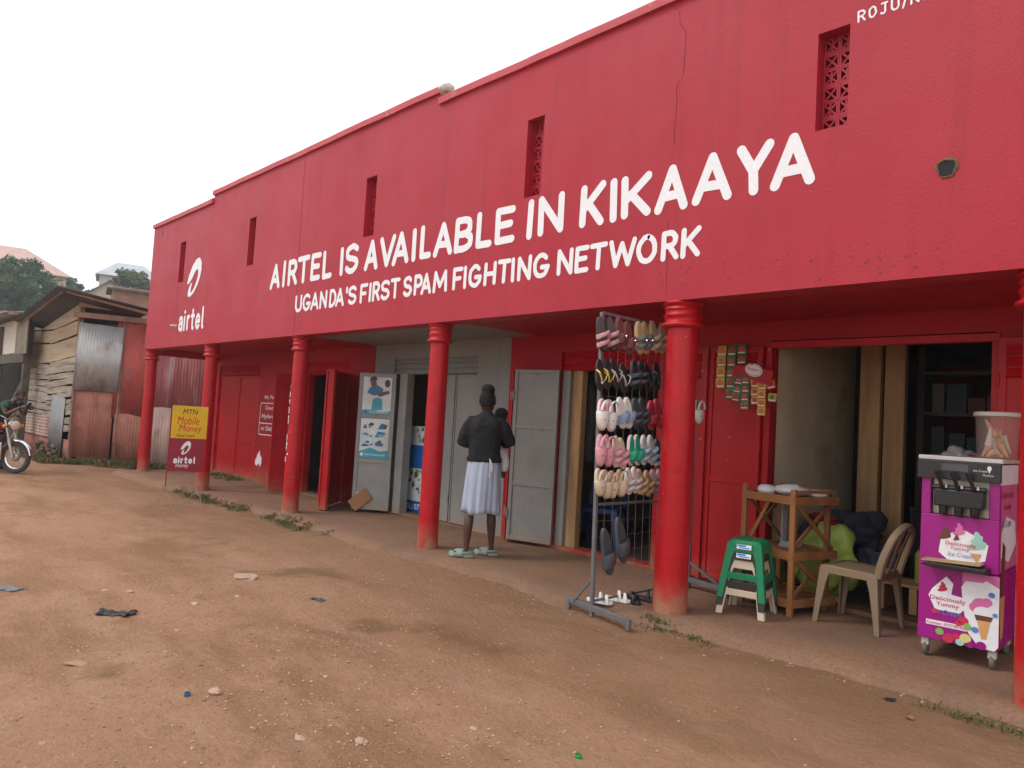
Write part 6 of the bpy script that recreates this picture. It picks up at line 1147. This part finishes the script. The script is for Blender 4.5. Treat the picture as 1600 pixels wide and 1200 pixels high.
def house(name, label, c, w_, dp, hw, hr, yaw, mw, mr, hip=0.0, wins=(), eave=.35):
    """c = ground centre; gable/hip roof; local x width"""
    t = thing(name, label, 'house', c); M = Matrix.Translation(c) @ Matrix.Rotation(yaw, 4, 'Z'); mb = MB(); mb.box(-w_ / 2, w_ / 2, -dp / 2, dp / 2, -2.5, hw, M)
    if not hip:
        for s_ in (-1, 1): mb.add([M @ Vector((s_ * w_ / 2, -dp / 2, hw)), M @ Vector((s_ * w_ / 2, dp / 2, hw)), M @ Vector((s_ * w_ / 2, 0, hw + hr))], [(0, 1, 2)])
    mb.build('wall', mw, t)
    e_ = eave; A = [Vector((-w_ / 2 - e_, -dp / 2 - e_, hw - .1)), Vector((w_ / 2 + e_, -dp / 2 - e_, hw - .1)), Vector((w_ / 2 + e_, dp / 2 + e_, hw - .1)), Vector((-w_ / 2 - e_, dp / 2 + e_, hw - .1)), Vector((-w_ / 2 - e_ + hip, 0, hw + hr)), Vector((w_ / 2 + e_ - hip, 0, hw + hr))]
    mb = MB(); mb.add([M @ v for v in A], [(0, 1, 5, 4), (2, 3, 4, 5), (1, 2, 5), (3, 0, 4)] if hip else [(0, 1, 5, 4), (2, 3, 4, 5)]); o = mb.build('roof', mr, t); o.modifiers.new('thick', 'SOLIDIFY').thickness = .1
    for (face, x, z, ww, wh) in wins:
        F = M @ (frame((x, -dp / 2 - .02, z), (1, 0, 0), (0, 0, 1)) if face == 'f' else frame((w_ / 2 + .02, x, z), (0, 1, 0), (0, 0, 1))); mb = MB(); mb.box(0, ww, 0, wh, -.05, .03, F); wn = mb.build('window', cm('window_frame_grey', (.3, .28, .26)), t); mb = MB(); mb.box(.08, ww - .08, .08, wh - .08, .031, .036, F); adopt(mb.build('pane', cm('dark_pane', (.05, .06, .07), rough=.15)), wn)
M_PR = mat('pink_iron_roof', (.52, .33, .28), .6, .3, var=.12, vs=1.2); M_GR = mat('pale_iron_roof', (.40, .42, .46), .45, .4, var=.1, vs=1); M_CW2 = mat('pale_render', (.45, .42, .38), .85, .2, var=.15, vs=1); M_CW3 = mat('cream_render', (.46, .37, .27), .85, .2, var=.15, vs=1.5); M_BR = mat('brown_iron_roof', (.15, .11, .09), .8, .2, var=.2); M_MUD = mat('mud_wall', (.27, .13, .085), .9, .2, var=.25, vs=2)
c = far(-.989, .136, .0, 110); c.z = 13.0; house('hillside_house', 'big house with pink iron roof on the hill behind the spreading tree', c, 16, 8, 3.1, 3.3, R(80), M_CW3, M_PR, 5.0, (('f', -5, 1, 1.2, 1.2), ('f', 2, 1, 1.2, 1.2)), .6)
c = far(-.9622, .2722, 0, 112); c.z = 14.2; house('hillside_house', 'pale house with light grey hipped roof high on the hill', c, 7.0, 6, 3.3, 2.2, R(75), M_CW2, M_GR, 2.4, (('f', -2.6, 1.4, .9, 1.2), ('f', 1.2, 1.4, .9, 1.2)), .5)
c = far(-.968, .2535, 0, 76); c.z = 7.6; house('low_house', 'low cream house with brown gabled roof showing above the shack roof', c, 5.0, 3.8, 2.6, 1.6, R(-15), M_CW3, M_BR, 0, (('r', .25, 2.3, .5, 1.0),), .3)
c = far(-.9565, .291, 0, 52); c.z = 3.5; house('mud_shed', 'mud walled shed with thin iron roof between shack and red shops', c, 3.8, 2.6, 4.7, .2, R(78), M_MUD, M_BR, 0, (), .3)
def leaf_mat(n_, c):
    m = mat(n_, c, .6, .25, var=.55, vs=.9, fine=.3, fs=6); return m
LEAF1 = leaf_mat('bush_leaves', (.075, .135, .045)); LEAF2 = leaf_mat('olive_leaves', (.115, .15, .05)); BARK = mat('bark', (.12, .09, .065), .9, .2, var=.3, vs=6, bump=.5, bs=15)
def tree(label, base, top, c, rad, n, ls, m_, seed, clumps=22):
    t = thing('leafy_tree', label, 'tree', base); rr = random.Random(seed); c = Vector(c); mb = MB(); mb.tube([base, base + (c - base) * .5 + Vector((.1, .1, 0)), c], [.22, .16, .07], 9)
    cl = []
    for k in range(clumps):
        while True:
            d = Vector((rr.uniform(-1, 1), rr.uniform(-1, 1), rr.uniform(-.9, 1)))
            if .25 < d.length < 1: break
        p = c + Vector((d.x * rad[0], d.y * rad[1], d.z * rad[2])) * .82; cl.append((p, rr.uniform(.16, .36) * min(rad)))
        if k % 2 == 0: q = base + (c - base) * rr.uniform(.45, .9); mb.tube([q, (q + p) / 2 + Vector((0, 0, .15)), p], [.07, .045, .015], 6)
    mb.build('trunk', BARK, t, smooth=True); mb = MB()
    for i in range(n):
        p, r_ = cl[rr.randrange(len(cl))]; d = Vector((rr.gauss(0, 1), rr.gauss(0, 1), rr.gauss(0, 1))).normalized() * r_ * rr.random() ** .4; q = p + d; a_ = Vector((rr.gauss(0, 1), rr.gauss(0, 1), rr.gauss(0, .6))).normalized(); b_ = a_.cross(Vector((rr.gauss(0, 1), rr.gauss(0, 1), rr.gauss(0, 1)))).normalized(); s_ = ls * rr.uniform(.6, 1.3)
        mb.add([q - a_ * s_, q + b_ * s_ * .45, q + a_ * s_, q - b_ * s_ * .45], [(0, 1, 2, 3)])
    mb.build('crown', m_, t, fix=False)
def tpos(px_dir, d, z): v = far(px_dir[0], px_dir[1], 0, d); v.z = z; return v
b = tpos((-0.986, 0.169), 75, 6.9); tree('big spreading leafy tree in front of the pink roofed house', b, None, tpos((-0.986, 0.169), 75, 10.6), (2.6, 2.7, 2.9), 9000, 0.2, LEAF1, 1, 46)
b = tpos((-0.991, 0.134), 74, 6.9); tree('leafy tree at the edge of the hill beside the big spreading tree', b, None, tpos((-0.991, 0.134), 74, 9.6), (2.5, 2.5, 2.4), 6500, 0.2, LEAF2, 2, 34)
b = tpos((-0.98, 0.201), 77, 7.0); tree('bushy tree with drooping side beside the big spreading tree', b, None, tpos((-0.98, 0.201), 77, 9.4), (1.5, 1.4, 1.9), 4500, 0.2, LEAF1, 3, 26)
b = tpos((-0.9745, 0.225), 95, 9.6); tree('small dark tree on the ridge between the two hill houses', b, None, tpos((-0.9745, 0.225), 95, 13.0), (1.9, 2.2, 1.6), 3000, 0.22, LEAF1, 4, 18)
b = tpos((-0.961, 0.2755), 86, 8.4); tree('round leafy tree in front of the pale grey roofed house', b, None, tpos((-0.961, 0.2755), 86, 13.3), (2.0, 2.0, 1.8), 4600, 0.2, LEAF2, 5, 26)
b = tpos((-0.956, 0.2925), 85, 8.3); tree('leafy tree beside the end of the red building in front of the grey roof', b, None, tpos((-0.956, 0.2925), 85, 12.4), (1.4, 1.4, 1.7), 3400, 0.2, LEAF1, 6, 20)
b = tpos((-0.9665, 0.256), 90, 9.0); tree('low bushy tree above the ridge of the cream house', b, None, tpos((-0.9665, 0.256), 90, 12.2), (1.5, 1.5, 1.2), 2600, 0.2, LEAF1, 7, 16)
# ================================================================== grass, gravel, litter
M_GRASS = mat('grass', (.085, .12, .035), .7, .2, var=.5, vs=9, c2=(.22, .16, .08), c2s=7, c2t=(.42, .6)); mb = MB(); rg = random.Random(9)
def tuft(x, y, n, h, sp):
    for _ in range(n):
        a_ = rg.uniform(0, 6.28); q = rg.random() ** .6 * sp; px, py = x + q * math.cos(a_), y + q * math.sin(a_); z = max(ground_z(px, py), floor_z(px) - .03 if py > edge_y(px) else -9) - .005
        hh = h * rg.uniform(.4, 1.2); b_ = rg.uniform(0, 6.28); le = Vector((math.cos(b_), math.sin(b_), 0)) * hh * rg.uniform(.2, .9); sd_ = Vector((-math.sin(b_), math.cos(b_), 0)) * .0045; o_ = Vector((px, py, z))
        mb.add([o_ - sd_, o_ + sd_, o_ + le * .45 + sd_ * .7 + Vector((0, 0, hh * .7)), o_ + le + Vector((0, 0, hh * .9)), o_ + le * .45 - sd_ * .7 + Vector((0, 0, hh * .7))], [(0, 1, 2, 3, 4)])
for i in range(190):
    x = rg.uniform(-12.6, -7.7)
    if mnoise.noise(Vector((x * 1.7, 2, 0))) < -.12: continue
    tuft(x, edge_y(x) - .06 + rg.gauss(0, .06), rg.randrange(6, 22), rg.choice((.025, .035, .05, .07)), .09)
for i in range(46): u = rg.random(); tuft(-3.55 + .95 * u, -.05 - .16 * u + rg.gauss(0, .035), rg.randrange(5, 18), rg.choice((.02, .03, .045)), .07)
for i in range(34): x = rg.uniform(-1.35, -.6); tuft(x, edge_y(x) - .14 + rg.gauss(0, .03), rg.randrange(5, 16), rg.choice((.02, .03, .04)), .06)
for i in range(90): u = rg.random(); p = Vector((-18.3, -.75, 0)) + Vector((2.6, 1.85, 0)) * u; tuft(p.x + rg.gauss(0, .08), p.y + rg.gauss(0, .08) - .1, 22, .13, .12)
for i in range(50): tuft(rg.uniform(-20.5, -18.2), rg.uniform(-.95, -.75), 22, .14, .15)
for i in range(40): tuft(rg.uniform(-16.1, -13.2), rg.uniform(.9, 1.25) if i % 2 else rg.uniform(1.0, 1.3), 16, .09, .1)
stuff(mb.build('grass', M_GRASS, fix=False), 'short green grass along the pavement edge and the shack', 'grass')
mb = MB(); OC = [(0, 2, 4), (2, 1, 4), (1, 3, 4), (3, 0, 4), (2, 0, 5), (1, 2, 5), (3, 1, 5), (0, 3, 5)]
def pebble(x, y, r_):
    z = ground_z(x, y); a_ = rg.uniform(0, 6.28); ca, sa = math.cos(a_), math.sin(a_); q = [(1, 0, 0), (-1, .1, 0), (.1, .75, .1), (-.1, -.7, 0), (.15, .1, .5), (0, 0, -.5)]
    mb.add([(x + r_ * (u * ca - v * sa) * rg.uniform(.7, 1.2), y + r_ * (u * sa + v * ca) * rg.uniform(.7, 1.2), z + r_ * (t_ * rg.uniform(.7, 1.2) + .15)) for u, v, t_ in q], OC)
for i in range(3600):
    d = rg.uniform(1.2, 9) ; x = -d * rg.uniform(.35, 1.25); y = -4.74 + d * rg.uniform(.1, .9)
    if y > edge_y(x) - .05 or x < -14: continue
    mb.cur = 0 if rg.random() < .62 else (1 if rg.random() < .9 else 2); pebble(x, y, rg.choice((.004, .005, .006, .007, .009, .012)))
for i in range(420):
    cx, cy = rg.choice(((-3.9, -3.1), (-3.0, -2.9), (-5.8, -2.8), (-3.6, -2.2), (-4.6, -2.4), (-2.4, -2.5))); mb.cur = i % 3; pebble(rg.gauss(cx, .35), rg.gauss(cy, .25), rg.uniform(.006, .016))
for i in range(260): x = rg.uniform(-8, -.8); mb.cur = i % 3; pebble(x, edge_y(x) - .07 + rg.gauss(0, .04), rg.uniform(.005, .014))
M_PEB = [mat('pale_pebble', (.42, .29, .205), .9, .2, var=.25, vs=30), mat('brown_pebble', (.30, .18, .11), .95, .1, var=.3, vs=30), mat('grey_pebble', (.27, .2, .155), .9, .2, var=.3, vs=30)]
stuff(mb.build('gravel', M_PEB, fix=False), 'small loose stones scattered over the earth road', 'gravel')
M_STN = mat('pale_stone', (.42, .29, .205), .9, .2, var=.2, vs=20)
for i, (x, y, r_, fl, lb, ct_) in enumerate(((-3.68, -3.15, .032, .6, 'pale angular stone beside the blue bottle cap', 'stone'), (-6.13, -1.89, .11, .15, 'flat pale pinkish flake of plaster on the road by the pavement', 'stone'), (-2.78, -2.87, .028, .4, 'pale broken stone among small gravel chips near the road edge', 'stone'), (-2.97, -3.06, .026, .35, 'flat pale chip of stone alone on the road', 'stone'))):
    mb = MB(); mb.blob((x, y, ground_z(x, y) + r_ * fl * .4), r_, 9, 7, .55, i + 2, (1.2, .9, fl)); tag(mb.build('stone', M_STN, smooth=False), lb, ct_)
for i, (x, y, r_) in enumerate(((-6.21, -2.97, .035), (-6.11, -2.82, .04), (-2.59, -2.38, .025), (-5.52, -2.55, .04), (-4.43, -3.13, .018), (-3.57, -2.59, .02), (-3.54, -3.92, .02), (-3.9, -1.95, .018), (-4.75, -3.5, .02), (-4.9, -2.9, .025), (-5.6, -2.2, .03), (-4.1, -2.6, .018))):
    mb = MB(); mb.blob((x, y, ground_z(x, y) + r_ * .02), r_ * .8, 8, 6, .5, i + 30, (1.3, .8, .32)); tag(mb.build('stone', M_STN), 'small pale stone half set in the earth road', 'stone', 'pale stones in the road')
def scrap(x, y, w_, h_, hz, m_, name, label, cat, rz, seed):
    mb = MB(); nx_, ny_ = 14, 8; V = []; ca, sa = math.cos(rz), math.sin(rz)
    for i in range(nx_ + 1):
        for j in range(ny_ + 1):
            u, v = (i / nx_ - .5) * w_ * (1 + .25 * mnoise.noise(Vector((0, j * .5, seed)))), (j / ny_ - .5) * h_ * (1 + .5 * mnoise.noise(Vector((i * .35, 0, seed + 5)))); px, py = x + u * ca - v * sa, y + u * sa + v * ca; V.append((px, py, ground_z(px, py) + .004 + hz * abs(mnoise.noise(Vector((u * 22, v * 22, seed))))))
    mb.add(V, [(i * (ny_ + 1) + j, (i + 1) * (ny_ + 1) + j, (i + 1) * (ny_ + 1) + j + 1, i * (ny_ + 1) + j + 1) for i in range(nx_) for j in range(ny_)]); o = mb.build(name, m_, smooth=True, angle=180, fix=False); o.modifiers.new('thick', 'SOLIDIFY').thickness = .002; tag(o, label, cat)
scrap(-5.44, -3.11, .24, .12, .05, cm('black_polythene', (.02, .019, .018), rough=.4), 'plastic_scrap', 'crumpled black plastic scrap lying on the earth road', 'litter', R(40), 1)
scrap(-6.58, -3.54, .25, .12, .03, cm('grey_polythene', (.14, .14, .14), rough=.5), 'plastic_scrap', 'flattened grey plastic scrap trodden into the road', 'litter', R(30), 2)
scrap(-5.13, -1.77, .12, .06, .02, cm('slate_polythene', (.09, .09, .10), rough=.5), 'plastic_scrap', 'small slate grey plastic scrap on the brown road', 'litter', R(20), 3)
scrap(-1.83, .0, .07, .04, .02, K_brown, 'dry_leaf', 'curled brown leaf on the pavement near the castors', 'leaf', R(30), 4); scrap(-1.5, -.25, .05, .05, .02, K_blk, 'dry_leaf', 'dark curled leaf on the road by the pavement', 'leaf', R(80), 5); scrap(-1.33, -.45, .04, .04, .02, K_brown, 'dry_leaf', 'small brown leaf on the road by the grass', 'leaf', R(10), 6)
mb = MB(); mb.prism([(-.06, -.03), (.07, -.02), (.05, .03), (-.02, .045)], Matrix.Translation((-4.51, -3.57, ground_z(-4.51, -3.57) + .006)) @ Matrix.Rotation(R(40), 4, 'Z') @ Matrix.Rotation(R(6), 4, 'Y'), .004); tag(mb.build('cardboard_piece', cm('dusty_card', (.40, .25, .15), rough=.9)), 'tan scrap of cardboard lying flat on the road', 'litter')
for x, y, m_, lb in ((-3.74, -3.26, cm('blue_cap', (.03, .10, .22), rough=.4), 'dark blue bottle cap beside a pale stone'), (-2.11, -2.19, cm('green_cap', (.02, .28, .06), rough=.4), 'bright green bottle cap on the earth road')):
    mb = MB(); mb.lathe([(.012, .002), (.0155, .0), (.0155, .012), (.013, .014), (.0115, .005), (.0, .004)], 18, M=Matrix.Translation((x, y, ground_z(x, y) + .002)) @ Matrix.Rotation(R(8), 4, 'X')); tag(mb.build('discarded_bottle_top', m_, smooth=True), lb, 'bottle cap')

# ================================================================== humid air
mb = MB(); mb.box(-310, 70, -90, 140, -1.5, 24); hz = mb.build('haze', bpy.data.materials.new('haze_air')); hm = hz.data.materials[0]; hm.use_nodes = True
for n_ in list(hm.node_tree.nodes):
    if n_.type != 'OUTPUT_MATERIAL': hm.node_tree.nodes.remove(n_)
pv = hm.node_tree.nodes.new('ShaderNodeVolumePrincipled'); pv.inputs['Color'].default_value = (.88, .93, 1, 1); pv.inputs['Density'].default_value = .0014; pv.inputs['Anisotropy'].default_value = .3
hm.node_tree.links.new(pv.outputs[0], [n_ for n_ in hm.node_tree.nodes if n_.type == 'OUTPUT_MATERIAL'][0].inputs['Volume'])
stuff(hz, 'thin pale haze over the street and the hill', 'haze')
